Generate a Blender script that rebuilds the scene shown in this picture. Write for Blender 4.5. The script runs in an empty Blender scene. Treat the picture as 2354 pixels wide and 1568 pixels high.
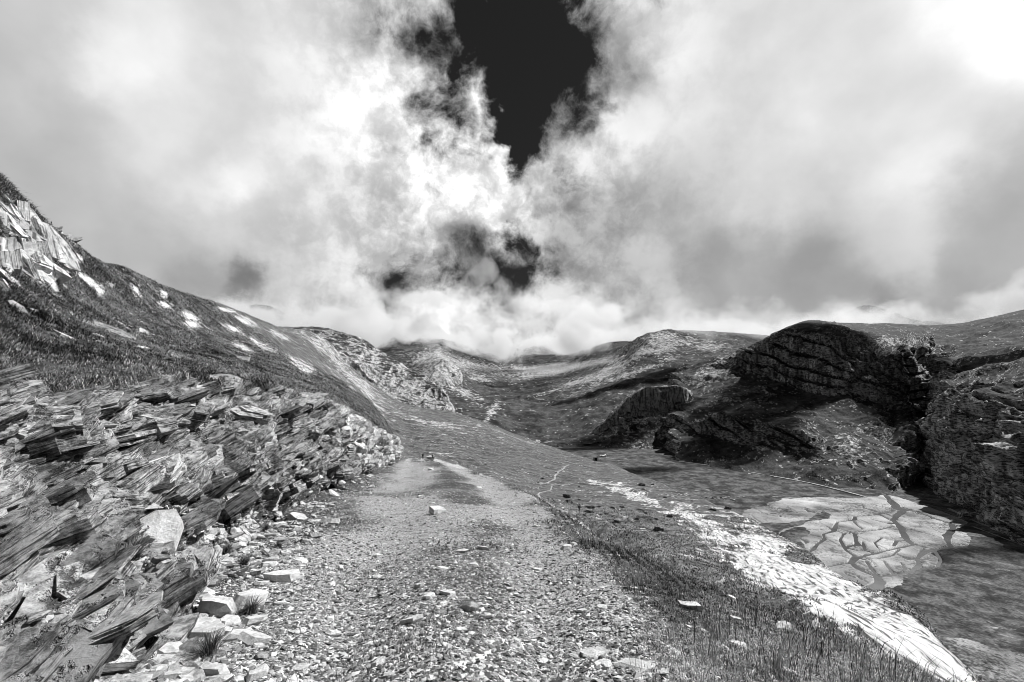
import bpy, bmesh, math, random
import numpy as np
from mathutils import Vector, Matrix
from mathutils.bvhtree import BVHTree

rng = np.random.default_rng(7)
random.seed(7)
SC = bpy.context.scene
COL = SC.collection
R = math.radians

# ------------------------------------------------------------------ camera
CAMZ = 1.65
FOC, CX, CY = 1046.0, 1176.5, 784.0
PITCH = math.atan(86.0 / 1046.0)
cam_d = bpy.data.cameras.new("camera")
cam_d.sensor_width = 36.0
cam_d.lens = 16.0
cam_d.clip_start = 0.05
cam_d.clip_end = 30000.0
cam = bpy.data.objects.new("camera", cam_d)
COL.objects.link(cam)
cam.location = (0, 0, CAMZ)
cam.rotation_euler = (math.pi / 2 + PITCH, 0, 0)
SC.camera = cam

def ray(px, py):
    px = np.asarray(px, float); py = np.asarray(py, float)
    a = (px - CX) / FOC; b = (CY - py) / FOC
    return np.stack([a, math.cos(PITCH) - b * math.sin(PITCH), math.sin(PITCH) + b * math.cos(PITCH)], -1)

def P(px, py, Y):
    d = ray(px, py)
    q = d * (np.asarray(Y, float) / d[..., 1])[..., None]
    q[..., 2] += CAMZ
    return q

def ST(px, py):
    d = ray(px, py)
    return float(d[0] / d[1]), float(d[2] / d[1])

# ------------------------------------------------------------------ exposure
SC.view_settings.view_transform = 'Standard'
SC.view_settings.look = 'None'
SC.view_settings.gamma = 1.0
SC.view_settings.exposure = 0.5
SC.cycles.max_bounces = 5
SC.cycles.diffuse_bounces = 2
SC.cycles.glossy_bounces = 2
SC.cycles.transparent_max_bounces = 6
SC.cycles.volume_bounces = 2
SC.cycles.use_denoising = True
SC.cycles.filter_width = 0.9

# ------------------------------------------------------------------ sun
SUN_EL, SUN_AZ = 50.0, 64.0          # azimuth measured from the view direction (+Y) towards the right (+X)
sd = Vector((math.sin(R(SUN_AZ)) * math.cos(R(SUN_EL)), math.cos(R(SUN_AZ)) * math.cos(R(SUN_EL)), math.sin(R(SUN_EL))))
sun_d = bpy.data.lights.new("sun", 'SUN')
sun_d.energy = 5.0
sun_d.angle = R(0.5)
sun_d.color = (1.0, 1.0, 1.0)
sun = bpy.data.objects.new("sun", sun_d)
COL.objects.link(sun)
sun.rotation_euler = sd.to_track_quat('Z', 'Y').to_euler()

# ------------------------------------------------------------------ node helper
class NT:
    def __init__(self, tree):
        self.t = tree; self.n = tree.nodes; self.l = tree.links
    def node(self, typ, **kw):
        n = self.n.new(typ)
        for k, v in kw.items(): setattr(n, k, v)
        return n
    def put(self, sock, v):
        if v is None: return
        if isinstance(v, bpy.types.NodeSocket): self.l.new(v, sock)
        else: sock.default_value = v
    def m(self, op, a, b=None, c=None, clamp=False):
        n = self.node('ShaderNodeMath', operation=op, use_clamp=clamp)
        self.put(n.inputs[0], a); self.put(n.inputs[1], b); self.put(n.inputs[2], c)
        return n.outputs[0]
    def v(self, op, a, b=None, scale=None):
        n = self.node('ShaderNodeVectorMath', operation=op)
        self.put(n.inputs[0], a); self.put(n.inputs[1], b)
        if scale is not None: self.put(n.inputs[3], scale)
        return n.outputs['Value'] if op in ('LENGTH', 'DOT_PRODUCT') else n.outputs[0]
    def noise(self, vec, scale, detail=6, rough=0.55, dist=0.0, lac=2.0):
        n = self.node('ShaderNodeTexNoise')
        self.put(n.inputs['Vector'], vec)
        n.inputs['Scale'].default_value = scale; n.inputs['Detail'].default_value = detail
        n.inputs['Roughness'].default_value = rough; n.inputs['Distortion'].default_value = dist
        n.inputs['Lacunarity'].default_value = lac
        return n.outputs[0]
    def noisec(self, vec, scale, detail=4, rough=0.55):
        n = self.node('ShaderNodeTexNoise')
        self.put(n.inputs['Vector'], vec)
        n.inputs['Scale'].default_value = scale; n.inputs['Detail'].default_value = detail
        n.inputs['Roughness'].default_value = rough
        return n.outputs['Color']
    def vor(self, vec, scale, feature='F1', rnd=1.0):
        n = self.node('ShaderNodeTexVoronoi', feature=feature)
        self.put(n.inputs['Vector'], vec)
        n.inputs['Scale'].default_value = scale; n.inputs['Randomness'].default_value = rnd
        return n
    def ss(self, x, lo, hi, a=0.0, b=1.0, smooth=True):
        n = self.node('ShaderNodeMapRange', interpolation_type='SMOOTHSTEP' if smooth else 'LINEAR')
        self.put(n.inputs['Value'], x)
        n.inputs['From Min'].default_value = lo; n.inputs['From Max'].default_value = hi
        n.inputs['To Min'].default_value = a; n.inputs['To Max'].default_value = b
        return n.outputs[0]
    def mixf(self, f, a, b):
        n = self.node('ShaderNodeMix', data_type='FLOAT')
        self.put(n.inputs[0], f); self.put(n.inputs[2], a); self.put(n.inputs[3], b)
        return n.outputs[0]
    def grey(self, x):
        n = self.node('ShaderNodeCombineColor')
        for i in range(3): self.put(n.inputs[i], x)
        return n.outputs[0]
    def xyz(self, x, y, z):
        n = self.node('ShaderNodeCombineXYZ')
        self.put(n.inputs[0], x); self.put(n.inputs[1], y); self.put(n.inputs[2], z)
        return n.outputs[0]
    def sep(self, v):
        n = self.node('ShaderNodeSeparateXYZ'); self.put(n.inputs[0], v)
        return n.outputs
    def attr(self, name):
        n = self.node('ShaderNodeAttribute', attribute_name=name)
        return n.outputs['Fac']

# ------------------------------------------------------------------ sky
def build_world():
    w = bpy.data.worlds.new("World"); SC.world = w; w.use_nodes = True
    w.cycles.sampling_method = 'MANUAL'; w.cycles.sample_map_resolution = 512
    nt = NT(w.node_tree); nt.n.clear()
    out = nt.node('ShaderNodeOutputWorld'); bg = nt.node('ShaderNodeBackground')
    nt.l.new(bg.outputs[0], out.inputs[0])
    sky = nt.node('ShaderNodeTexSky', sky_type='NISHITA')
    sky.sun_disc = False; sky.sun_elevation = R(SUN_EL); sky.sun_rotation = R(SUN_AZ); sky.altitude = 2300
    sc_ = nt.node('ShaderNodeSeparateColor'); nt.l.new(sky.outputs[0], sc_.inputs[0])
    clear = nt.m('MULTIPLY', sc_.outputs[0], 0.006)          # red channel only: a black-and-white film behind a red filter
    clear = nt.m('ADD', nt.m('MINIMUM', clear, 0.02), 0.006)
    tc = nt.node('ShaderNodeTexCoord')
    d = nt.v('NORMALIZE', tc.outputs['Generated'])
    dx, dy, dz = nt.sep(d)
    dyc = nt.m('MAXIMUM', dy, 0.08)
    s = nt.m('DIVIDE', dx, dyc); t = nt.m('DIVIDE', dz, dyc)
    big = nt.v('SUBTRACT', nt.noisec(d, 3.2, 6, 0.6), (0.5, 0.5, 0.5))
    bx, by, bz = nt.sep(big)
    sb = nt.m('ADD', s, nt.m('MULTIPLY', bx, 0.26)); tb = nt.m('ADD', t, nt.m('MULTIPLY', by, 0.26))
    hf = nt.v('SUBTRACT', nt.noisec(d, 13.0, 8, 0.62), (0.5, 0.5, 0.5)); hx, hy, hz = nt.sep(hf)
    sb = nt.m('MULTIPLY_ADD', hx, 0.085, sb); tb = nt.m('MULTIPLY_ADD', hy, 0.085, tb)
    cw = nt.m('MULTIPLY', nt.m('ADD', s, 0.06), 2.9); cw = nt.m('DIVIDE', 1.0, nt.m('MULTIPLY_ADD', cw, nt.m('MULTIPLY', cw, nt.m('MULTIPLY', cw, cw)), 1.0))
    def shepard(pts, sx, sy):
        num = den = None
        for px, py, val, rad in pts:
            a, b = ST(px, py)
            u = nt.m('MULTIPLY', nt.m('SUBTRACT', sx, a), 1.0 / rad)
            v = nt.m('MULTIPLY', nt.m('SUBTRACT', sy, b), 1.0 / rad)
            r2 = nt.m('MULTIPLY_ADD', u, u, nt.m('MULTIPLY', v, v))
            g = nt.m('DIVIDE', 1.0, nt.m('MULTIPLY_ADD', r2, r2, nt.m('MULTIPLY_ADD', r2, 1.0, 0.02)))
            num = nt.m('MULTIPLY', g, val) if num is None else nt.m('MULTIPLY_ADD', g, val, num)
            den = g if den is None else nt.m('ADD', den, g)
        return nt.m('DIVIDE', num, den)
    k = 0.13
    bright = [(50, 90, .70, k), (280, 150, .90, k), (120, 260, .72, k), (480, 330, .82, k), (570, 395, .93, k * .7), (720, 500, .80, k),
              (120, 450, .70, k), (300, 600, .68, k), (430, 660, .60, k * .7), (560, 668, .44, k * .4), (640, 560, .72, k), (620, 150, .82, k),
              (850, 240, .96, k * .6), (900, 330, .94, k * .6), (1110, 455, 1.0, k * .8), (1030, 380, .97, k * .6), (1170, 350, .92, k * .5),
              (1000, 735, 1.0, k * .5), (930, 690, .85, k * .5), (1180, 700, .70, k * .6), (1050, 590, .45, k * .4), (850, 735, .55, k * .4),
              (1280, 720, .74, k * .5), (1340, 560, .62, k * .6), (1600, 120, .84, k), (1880, 180, .84, k), (2330, 20, 1.02, k * .9),
              (2100, 330, .86, k), (1720, 420, .78, k), (1500, 540, .66, k * .8), (1640, 640, .58, k * .7), (1830, 640, .58, k * .8),
              (2080, 550, .78, k * .7), (2300, 560, .64, k), (2230, 660, .62, k), (1430, 700, .74, k * .45), (1570, 690, .70, k * .45),
              (1930, 690, .60, k * .5), (2060, 690, .58, k * .5), (1380, 360, .80, k * .6), (1450, 150, .60, k * .5), (900, 60, .80, k * .7)]
    B = shepard(bright, sb, tb)
    j = 0.11
    dens = [(300, 200, 1.3, .3), (600, 500, 1.3, .3), (700, 250, 1.2, .2), (830, 120, 1.0, j), (850, 300, 1.1, j), (930, 40, .62, j * .6),
            (1010, 90, .58, j * .6), (960, 170, .62, j * .7), (1000, 260, .56, j * .7), (1060, 190, .44, j * .7), (1090, 120, .22, j*.8),
            (1180, 60, -.3, j * 1.2), (1250, 120, -.4, j * 1.3), (1220, 230, -.3, j * 1.1), (1200, 300, -.2, j * .8), (1290, 200, -.1, j * .7), (1210, 365, .1, j * .4),
            (1120, 250, .40, j * .6), (1040, 320, .62, j * .5), (985, 300, .38, j * .4), (1080, 360, 1.0, j * .5), (1170, 350, .9, j * .4), (1110, 460, 1.3, j), (950, 400, .95, j * .6),
            (1370, 60, .42, j * .7), (1400, 160, .46, j * .7), (1370, 240, .50, j * .6), (1310, 320, .55, j * .5), (1480, 100, .95, j), (1500, 300, 1.2, .2), (1360, 370, 1.1, j * .7),
            (1305, 430, .62, j * .35), (1700, 200, 1.3, .3), (2100, 350, 1.3, .3), (1600, 560, 1.2, .2), (2100, 620, 1.2, .2),
            (1175, 565, .12, j * .5), (1150, 630, .05, j * .6), (1200, 600, .2, j * .4), (960, 640, .45, j * .4), (1180, 660, .3, j * .4), (1000, 620, .46, j * .6), (1080, 600, .38, j * .4), (880, 650, .8, j * .6), (1250, 600, .75, j * .5),
            (840, 725, .62, j * .4), (1000, 720, 1.2, j * .6), (1250, 730, .9, j * .6), (1450, 710, 1.1, j * .7), (700, 700, 1.2, .16), (560, 668, 1.0, j * .5)]
    D = shepard(dens, sb, tb)
    fine = nt.noise(nt.v('ADD', d, nt.v('SCALE', big, None, 0.10)), 11.0, 12, 0.62, 0.15)
    mid = nt.noise(d, 4.6, 7, 0.55, 0.25)
    f = nt.m('SUBTRACT', nt.m('MULTIPLY_ADD', fine, 2.0, nt.m('MULTIPLY', mid, 0.8)), 1.40)
    f = nt.m('MULTIPLY', f, nt.m('MULTIPLY_ADD', cw, 0.35, 0.85))
    al = nt.ss(nt.m('ADD', D, f), 0.18, 0.92)
    soft = nt.noise(d, 2.6, 5, 0.5, 0.0)
    Bm = nt.m('MULTIPLY', B, nt.ss(soft, 0.25, 0.75, 1.01, 1.19, False))
    Bm = nt.m('MULTIPLY', Bm, nt.ss(nt.noise(d, 7.0, 8, 0.5, 0.1), 0.3, 0.7, 0.95, 1.05, False))
    bil = nt.ss(nt.noise(nt.v('ADD', d, nt.v('SCALE', hf, None, 0.05)), 9.0, 10, 0.6, 0.0), 0.36, 0.64, 0.70, 1.16)
    Bm = nt.m('MULTIPLY', Bm, nt.mixf(nt.m('MULTIPLY', cw, 0.9), 1.0, bil))
    lin = nt.m('MULTIPLY', nt.m('POWER', nt.m('MAXIMUM', Bm, 0.02), 2.2), 0.70)
    front = nt.m('MULTIPLY_ADD', al, lin, nt.m('MULTIPLY', nt.m('SUBTRACT', 1.0, al), clear))
    # sky behind the photographer: broken cloud over a clear sky
    bal = nt.ss(nt.noise(d, 1.7, 7, 0.6, 0.3), 0.56, 0.72)
    back = nt.m('MULTIPLY_ADD', bal, 0.22, clear)
    wf = nt.ss(dy, 0.12, 0.42)
    above = nt.ss(t, 1.05, 1.5)                                  # it clears overhead
    front = nt.mixf(above, front, back)
    val = nt.mixf(wf, back, front)
    nt.l.new(nt.grey(val), bg.inputs[0])
    bg.inputs[1].default_value = 1.0
build_world()

# ------------------------------------------------------------------ numpy noise
def _hash(ix, iy, iz, seed):
    h = (ix.astype(np.int64) * 374761393 + iy.astype(np.int64) * 668265263 + iz.astype(np.int64) * 2147483647 + seed * 1274126177) & 0xffffffff
    h = ((h ^ (h >> 13)) * 1274126177) & 0xffffffff
    h = ((h ^ (h >> 16)) * 2246822519) & 0xffffffff
    return ((h ^ (h >> 15)) & 0xffffff).astype(np.float32) / np.float32(0xffffff)
def vnoise(p, seed=0):
    i = np.floor(p); fr = (p - i).astype(np.float32); i = i.astype(np.int64)
    u = fr * fr * fr * (fr * (fr * 6 - 15) + 10)
    r = 0
    for dx in (0, 1):
        wx = u[..., 0] if dx else 1 - u[..., 0]
        for dy in (0, 1):
            wy = u[..., 1] if dy else 1 - u[..., 1]
            for dz in (0, 1):
                wz = u[..., 2] if dz else 1 - u[..., 2]
                r = r + wx * wy * wz * _hash(i[..., 0] + dx, i[..., 1] + dy, i[..., 2] + dz, seed)
    return r * 2 - 1
def fbm(p, lam, octs, seed=0, gain=0.5, ridged=False, spacing=None):
    """sum of octaves; wavelength lam, halved each time; octaves finer than the mesh fade out"""
    r = 0; a = 1.0; tot = 0
    for o in range(octs):
        n = vnoise(p / lam + 17.3 * o, seed + o)
        if ridged: n = 2.2 * (1 - np.minimum(1, 1.25 * np.abs(n))) ** 2 - 0.9
        w = a
        if spacing is not None: w = a * np.clip((lam / spacing - 2.0) / 3.0, 0, 1)
        r = r + n * w; tot += a; a *= gain; lam *= 0.5
    return r / tot

def pchip(Y, x):
    """Y (n, ...) at 0..n-1, evaluated at x"""
    n = Y.shape[0]
    dl = Y[1:] - Y[:-1]
    m = np.zeros_like(Y)
    a, b = dl[:-1], dl[1:]
    same = (a * b) > 0
    with np.errstate(divide='ignore', invalid='ignore'):
        hm = 2 * a * b / (a + b)
    m[1:-1] = np.where(same, hm, 0)
    m[0] = dl[0]; m[-1] = dl[-1]
    i = np.clip(np.floor(x).astype(int), 0, n - 2); t = (x - i).reshape((-1,) + (1,) * (Y.ndim - 1))
    h00 = 2 * t**3 - 3 * t**2 + 1; h10 = t**3 - 2 * t**2 + t; h01 = -2 * t**3 + 3 * t**2; h11 = t**3 - t**2
    return h00 * Y[i] + h10 * m[i] + h01 * Y[i + 1] + h11 * m[i + 1]

def loft(C, rs, cs):
    A = pchip(C, rs)                       # (nr, ncol, 3)
    return np.swapaxes(pchip(np.swapaxes(A, 0, 1), cs), 0, 1)   # (nr, nc, 3)

def subdiv(counts):
    out = []
    for i, c in enumerate(counts): out += [i + k / c for k in range(c)]
    return np.array(out + [len(counts)], float)

def grid_normals(G):
    du = np.gradient(G, axis=1); dv = np.gradient(G, axis=0)
    n = np.cross(du, dv); n /= np.linalg.norm(n, axis=-1, keepdims=True) + 1e-12
    n[n[..., 2] < 0] *= -1
    return n

def mesh_obj(name, verts, faces, mat, smooth=True, attrs=None, parent=None):
    """verts (n,3); faces (m,k) array or list"""
    me = bpy.data.meshes.new(name)
    if isinstance(faces, np.ndarray):
        k = faces.shape[1]
        me.vertices.add(len(verts)); me.vertices.foreach_set('co', np.ascontiguousarray(verts, np.float32).ravel())
        me.loops.add(faces.size); me.loops.foreach_set('vertex_index', faces.astype(np.int32).ravel())
        me.polygons.add(len(faces)); me.polygons.foreach_set('loop_start', np.arange(0, faces.size, k, dtype=np.int32))
        me.update(calc_edges=True)
    else:
        me.from_pydata([tuple(v) for v in verts], [], faces)
    me.polygons.foreach_set('use_smooth', np.full(len(me.polygons), smooth))
    for an, av in (attrs or {}).items():
        a = me.attributes.new(an, 'FLOAT', 'POINT'); a.data.foreach_set('value', np.ascontiguousarray(av, np.float32).ravel())
    if mat is not None:
        for mm in (mat if isinstance(mat, (list, tuple)) else [mat]): me.materials.append(mm)
    o = bpy.data.objects.new(name, me); COL.objects.link(o)
    if parent is not None: o.parent = parent
    return o

def grid_faces(nr, nc):
    i = np.arange(nr * nc).reshape(nr, nc)
    return np.stack([i[:-1, :-1], i[:-1, 1:], i[1:, 1:], i[1:, :-1]], -1).reshape(-1, 4)

def grid_obj(name, G, mat, attrs=None, smooth=True):
    nr, nc = G.shape[:2]
    return mesh_obj(name, G.reshape(-1, 3), grid_faces(nr, nc), mat, smooth, {k: v.ravel() for k, v in (attrs or {}).items()})

def tag(o, label=None, cat=None, group=None, kind=None):
    if label: o['label'] = label
    if cat: o['category'] = cat
    if group: o['group'] = group
    if kind: o['kind'] = kind
    return o
def structure(o, label=None, cat=None):
    return tag(o, label, cat, None, 'structure')
def sstep(x, a, b):
    t = np.clip((x - a) / (b - a), 0, 1); return t * t * (3 - 2 * t)

# ------------------------------------------------------------------ materials
def new_mat(name, rough=0.9):
    m = bpy.data.materials.new(name); m.use_nodes = True
    nt = NT(m.node_tree); nt.n.clear()
    out = nt.node('ShaderNodeOutputMaterial'); b = nt.node('ShaderNodeBsdfPrincipled')
    nt.l.new(b.outputs[0], out.inputs[0])
    b.inputs['Roughness'].default_value = rough
    b.inputs['Specular IOR Level'].default_value = 0.15
    return m, nt, b
def bump(nt, b, h, dist, strength=1.0):
    n = nt.node('ShaderNodeBump'); n.inputs['Distance'].default_value = dist; n.inputs['Strength'].default_value = strength
    nt.l.new(h, n.inputs['Height']); nt.l.new(n.outputs[0], b.inputs['Normal'])

def mat_terrain(name, fine=1.0, streak=None, rock=(0.26, 0.52), grass=(0.035, 0.10), gravel=(0.22, 0.5), patch=1.0, sharp=0.10, bumpd=0.05, speck=0.0, vert=0.0, crk=(0.34, 0.47), tone=False, heath=0.0):
    """grass with rock showing through; 'rock' and 'gravel' point attributes say where. fine = detail size in metres"""
    m, nt, b = new_mat(name)
    pos = nt.node('ShaderNodeNewGeometry').outputs['Position']
    r = nt.attr('rock'); g = nt.attr('gravel')
    big = nt.noise(pos, 0.35 / (fine * patch), 8, 0.62, 0.3)
    small = nt.noise(pos, 2.2 / fine, 8, 0.68)
    sv = pos
    if streak is not None:       # (rotation z, rotation x, stretch) of bedding lines in the rock
        mp = nt.node('ShaderNodeMapping', vector_type='TEXTURE')
        mp.inputs['Rotation'].default_value = streak[0]; mp.inputs['Scale'].default_value = streak[1]
        nt.l.new(pos, mp.inputs['Vector']); sv = mp.outputs[0]
    st = nt.noise(sv, 1.1 / fine, 7, 0.62, 0.4)
    st2 = nt.noise(sv, 4.5 / fine, 5, 0.6, 0.2)
    thr = nt.m('MULTIPLY_ADD', st, 1.1, nt.m('MULTIPLY_ADD', big, 0.8, nt.m('MULTIPLY_ADD', small, 0.5, -0.63)))   # about 0.57 on average
    mask = nt.ss(nt.m('SUBTRACT', nt.m('ADD', r, thr), 1.0), -sharp, sharp)
    crack = nt.ss(st2, crk[0], crk[1])
    rc = nt.m('MULTIPLY', nt.ss(nt.m('MULTIPLY_ADD', st, 0.6, nt.m('MULTIPLY', small, 0.4)), 0.34, 0.62, rock[0], rock[1]), nt.ss(crack, 0, 1, 0.14, 1.0))
    gn = nt.m('MULTIPLY_ADD', big, 0.55, nt.m('MULTIPLY', small, 0.45))
    gc = nt.ss(gn, 0.38, 0.62, grass[0], grass[1])
    if heath:       # darker cushions of heather and juniper in the turf
        hn = nt.noise(pos, heath, 5, 0.65, 0.4); hn2 = nt.noise(pos, heath * 5.0, 4, 0.6)
        gc = nt.m('MULTIPLY', gc, nt.ss(nt.m('MULTIPLY_ADD', hn, .7, nt.m('MULTIPLY', hn2, .3)), 0.49, 0.57, 1.0, 0.28))
        gc = nt.m('MULTIPLY', gc, nt.ss(hn2, 0.35, 0.65, 0.75, 1.3))
    gmask = nt.ss(nt.m('ADD', g, nt.m('MULTIPLY', nt.m('SUBTRACT', small, 0.5), 1.3)), 0.35, 0.65)
    vc = nt.noise(pos, 7.0 / fine, 5, 0.75)
    grc = nt.ss(vc, 0.32, 0.66, gravel[0], gravel[1])
    if tone: grc = nt.m('MULTIPLY', grc, nt.attr('tone'))
    if vert:
        mv = nt.node('ShaderNodeMapping'); mv.inputs['Scale'].default_value = (1, 1, 0.14); nt.l.new(pos, mv.inputs['Vector'])
        vs = nt.noise(mv.outputs[0], 0.55 * vert, 6, 0.65)
        rc = nt.m('MULTIPLY', rc, nt.ss(vs, 0.40, 0.56, 0.28, 1.0))
    col = nt.mixf(mask, gc, rc)
    if speck:
        vo = nt.vor(pos, speck, 'F1'); vd = vo.outputs['Distance']
        gate = nt.ss(nt.noise(pos, 0.22 * speck, 4, 0.6), 0.48, 0.66, 0.06, 0.34)
        dot = nt.m('LESS_THAN', vd, gate)
        col = nt.mixf(nt.m('MULTIPLY', dot, 0.9), col, nt.ss(small, .35, .65, rock[0], rock[1]))
    col = nt.mixf(gmask, col, grc)
    nt.l.new(nt.grey(col), b.inputs['Base Color'])
    h = nt.m('MULTIPLY_ADD', mask, 0.8, nt.m('MULTIPLY_ADD', st2, 0.6, nt.m('MULTIPLY', small, 0.7)))
    bump(nt, b, h, bumpd * fine, 0.9)
    return m

def mat_rock(name, lo, hi, layers=True, scale=1.0):
    """slate: thin dark parting lines parallel to the bedding of each piece ('lz' attribute), mottled faces"""
    m, nt, b = new_mat(name, 0.8)
    tc = nt.node('ShaderNodeNewGeometry').outputs['Position']
    isl = nt.node('ShaderNodeNewGeometry').outputs['Random Per Island']
    sp = nt.noise(tc, 13.0 * scale, 8, 0.75)
    bl = nt.noise(tc, 2.6 * scale, 6, 0.65)
    tone = nt.ss(isl, 0, 1, 0.40, 1.15, False)
    v = nt.m('MULTIPLY_ADD', sp, 0.55, nt.m('MULTIPLY', bl, 0.45))
    c = nt.m('MULTIPLY', nt.ss(v, 0.38, 0.60, lo, hi), tone)
    h = nt.m('MULTIPLY', sp, 0.8)
    if layers:
        x, y, z = nt.sep(tc)
        lz = nt.m('ADD', nt.m('MULTIPLY', nt.attr('lz'), 62.0), nt.m('MULTIPLY', nt.noise(tc, 3.0, 3), 1.2))
        st = nt.noise(nt.xyz(nt.m('MULTIPLY', x, 4.5), nt.m('MULTIPLY', y, 4.5), lz), 1.0, 5, 0.72)
        c = nt.m('MULTIPLY', c, nt.ss(st, 0.38, 0.46, 0.28, 1.0))
        h = nt.m('ADD', h, nt.ss(st, 0.36, 0.5))
    nt.l.new(nt.grey(c), b.inputs['Base Color'])
    bump(nt, b, h, 0.03, 1.0)
    return m

def mat_flat(name, v, rough=0.8, var=0.15, scale=3.0):
    m, nt, b = new_mat(name, rough)
    pos = nt.node('ShaderNodeNewGeometry').outputs['Position']
    n = nt.noise(pos, scale, 5, 0.6)
    nt.l.new(nt.grey(nt.ss(n, 0.3, 0.7, v * (1 - var), v * (1 + var))), b.inputs['Base Color'])
    return m

def mat_island(name, lo, hi, rough=0.7, gamma=1.0):
    m, nt, b = new_mat(name, rough)
    isl = nt.node('ShaderNodeNewGeometry').outputs['Random Per Island']
    nt.l.new(nt.grey(nt.ss(nt.m('POWER', isl, gamma), 0, 1, lo, hi, False)), b.inputs['Base Color'])
    return m

# ------------------------------------------------------------------ near hill: control net, row by row, left to right
PZ = -85.0
def W(x, y, z): return ('w', x, y, z)
rows = [
 [W(-14,-8,10),W(-9,-7,7.5),W(-7,-6.5,5.5),W(-5.5,-6,3.8),W(-3.6,-6,2.7),W(-3.0,-6,1.7),W(-2.3,-6,.85),W(-1.8,-6,.76),W(.2,-6,.80),W(2.0,-6,.72),W(4.2,-6,.3),W(6.5,-6,-1.5),W(9,-6,-3.6),W(12,-6,-6.5),W(16,-6,-10.5),W(25,-6,-20)],
 [W(-18,12,8),W(-13,9,7.2),W(-9.5,6,4.6),W(-6.5,4.2,2.7),W(-4.6,3.4,1.75),W(-3.6,3.2,.7),(270,1568,2.95),(560,1568,2.95),(1000,1568,2.97),(1500,1568,2.95),W(3.9,3.7,-1.05),W(6.6,5.5,-2.9),W(8.8,7.5,-4.4),W(10.8,9.5,-5.9),W(14,8.5,-9.5),W(24,9,-19)],
 [W(-22,18,8.0),(10,412,14),(20,600,10.5),(40,790,7.2),(100,905,5.6),(230,1180,4.95),(420,1368,4.4),(640,1385,4.42),(1030,1385,4.46),(1440,1390,4.42),(2010,1516,4.3),(1965,1448,9),(2085,1482,11),(2205,1536,12),W(16,13,-10),W(26,15,-22)],
 [W(-26,24,7.0),(130,538,19),(200,690,15),(270,795,10),(330,872,7.6),(430,1080,6.9),(550,1250,6.3),(730,1262,6.3),(1050,1265,6.4),(1360,1270,6.4),(1690,1368,5.8),(1770,1362,15),(1910,1400,18),(2115,1455,17.5),W(20,19,-13),W(31,22,-26)],
 [W(-40,36,9),(200,592,30),(400,750,24),(520,832,15),(590,890,10.8),(640,1040,10.1),(680,1170,9.5),(800,1180,9.45),(1055,1181,9.5),(1270,1186,9.5),(1480,1288,7.9),(1560,1275,26),(1750,1330,33),(2035,1392,28),W(26,27,-17),W(42,34,-34)],
 [W(-60,60,11),(300,643,50),(520,790,42),(680,862,24),(740,925,16.5),(770,1020,15.6),(790,1108,15),(860,1113,15),(1040,1113,15),(1180,1120,15),(1330,1214,11.4),(1400,1212,48),(1600,1270,54),(1915,1325,48),W(36,47,-25),W(56,55,-44)],
 [W(-90,100,15),(400,680,85),(700,852,70),(835,938,36),(872,985,27),(888,1030,26.4),(893,1066,26),(915,1066,26),(1000,1068,26),(1085,1082,24),(1200,1158,16.5),(1260,1160,85),(1450,1205,85),(1802,1245,74),W(48,72,-32),W(75,85,-52)],
 [W(-140,170,22),(450,690,150),(760,880,130),(880,975,75),(895,1010,62),(900,1030,61),(905,1052,60),(925,1061,60),(955,1062,60),(990,1064,58),(1070,1092,48),(1150,1113,125),(1350,1160,118),(1700,1190,108),W(62,112,-42),W(90,125,-68)],
 [W(-230,290,36),(520,712,260),(800,900,220),(870,980,150),(885,1005,136),(895,1030,132),(905,1046,130),(930,1055,135),(955,1056,140),(985,1057,135),(1040,1062,125),(1140,1080,180),(1300,1115,175),(1600,1145,155),W(75,165,-55),W(105,180,-82)],
 [W(-260,380,36),(620,748,340),(800,880,310),(860,950,250),(880,985,240),(900,1005,240),(930,1020,240),(950,1030,230),(980,1035,225),(1020,1042,220),(1080,1055,215),(1160,1065,215),(1300,1085,225),(1480,1098,230),W(82,250,-66),W(110,270,-88)],
 [W(-280,460,40),(700,760,420),(785,838,380),(830,884,350),(870,922,340),(910,945,335),(950,960,330),(990,973,325),(1030,985,320),(1080,1000,310),(1140,1020,300),(1200,1035,295),(1290,1055,300),(1418,1074,310),W(88,335,-74),W(115,360,-90)],
 [W(-290,520,20),(760,805,440),(800,840,430),(850,880,420),(890,908,420),(925,928,425),(955,935,430),(985,941,435),(1015,945,440),(1041,948,440),(1080,959,440),(1118,971,440),(1195,1003,430),(1331,1051,390),W(75,420,-80),W(100,450,-92)],
 [W(-290,600,-60),W(-200,560,-50),W(-170,540,-50),W(-140,520,-60),W(-120,520,-65),W(-110,520,-70),W(-100,520,-75),W(-90,520,-78),W(-75,520,-80),W(-60,520,-82),W(-45,520,-85),W(-25,520,-88),W(10,510,-92),W(60,480,-92),W(80,480,-94),W(100,500,-95)],
]
def to_world(rws):
    return np.array([[np.array(c[1:]) if c[0] == 'w' else P(*c) for c in r] for r in rws], float)
CN = to_world(rows)
mid_ = CN[:, 10] + 0.3 * (CN[:, 11] - CN[:, 10])
mid_[:, 2] = CN[:, 10, 2] + 0.62 * (CN[:, 11, 2] - CN[:, 10, 2])
mid_[9:, 2] = CN[9:, 10, 2] + 0.3 * (CN[9:, 11, 2] - CN[9:, 10, 2])
CN = np.concatenate([CN[:, :11], mid_[:, None], CN[:, 11:]], 1)
rcounts = [12, 44, 60, 60, 60, 60, 60, 50, 50, 40, 36, 20]
ccounts = [14, 52, 52, 44, 60, 60, 36, 44, 44, 56, 16, 26, 50, 60, 24, 12]
rs, ci_ = subdiv(rcounts), subdiv(ccounts)
G = loft(CN, rs, ci_)
cs = np.where(ci_ <= 10, ci_, np.where(ci_ <= 12, 10 + (ci_ - 10) * .5, ci_ - 1))     # column labels: 10.5 is the extra one
NR, NC = G.shape[:2]
rr, cc = np.meshgrid(rs, cs, indexing='ij')
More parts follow.
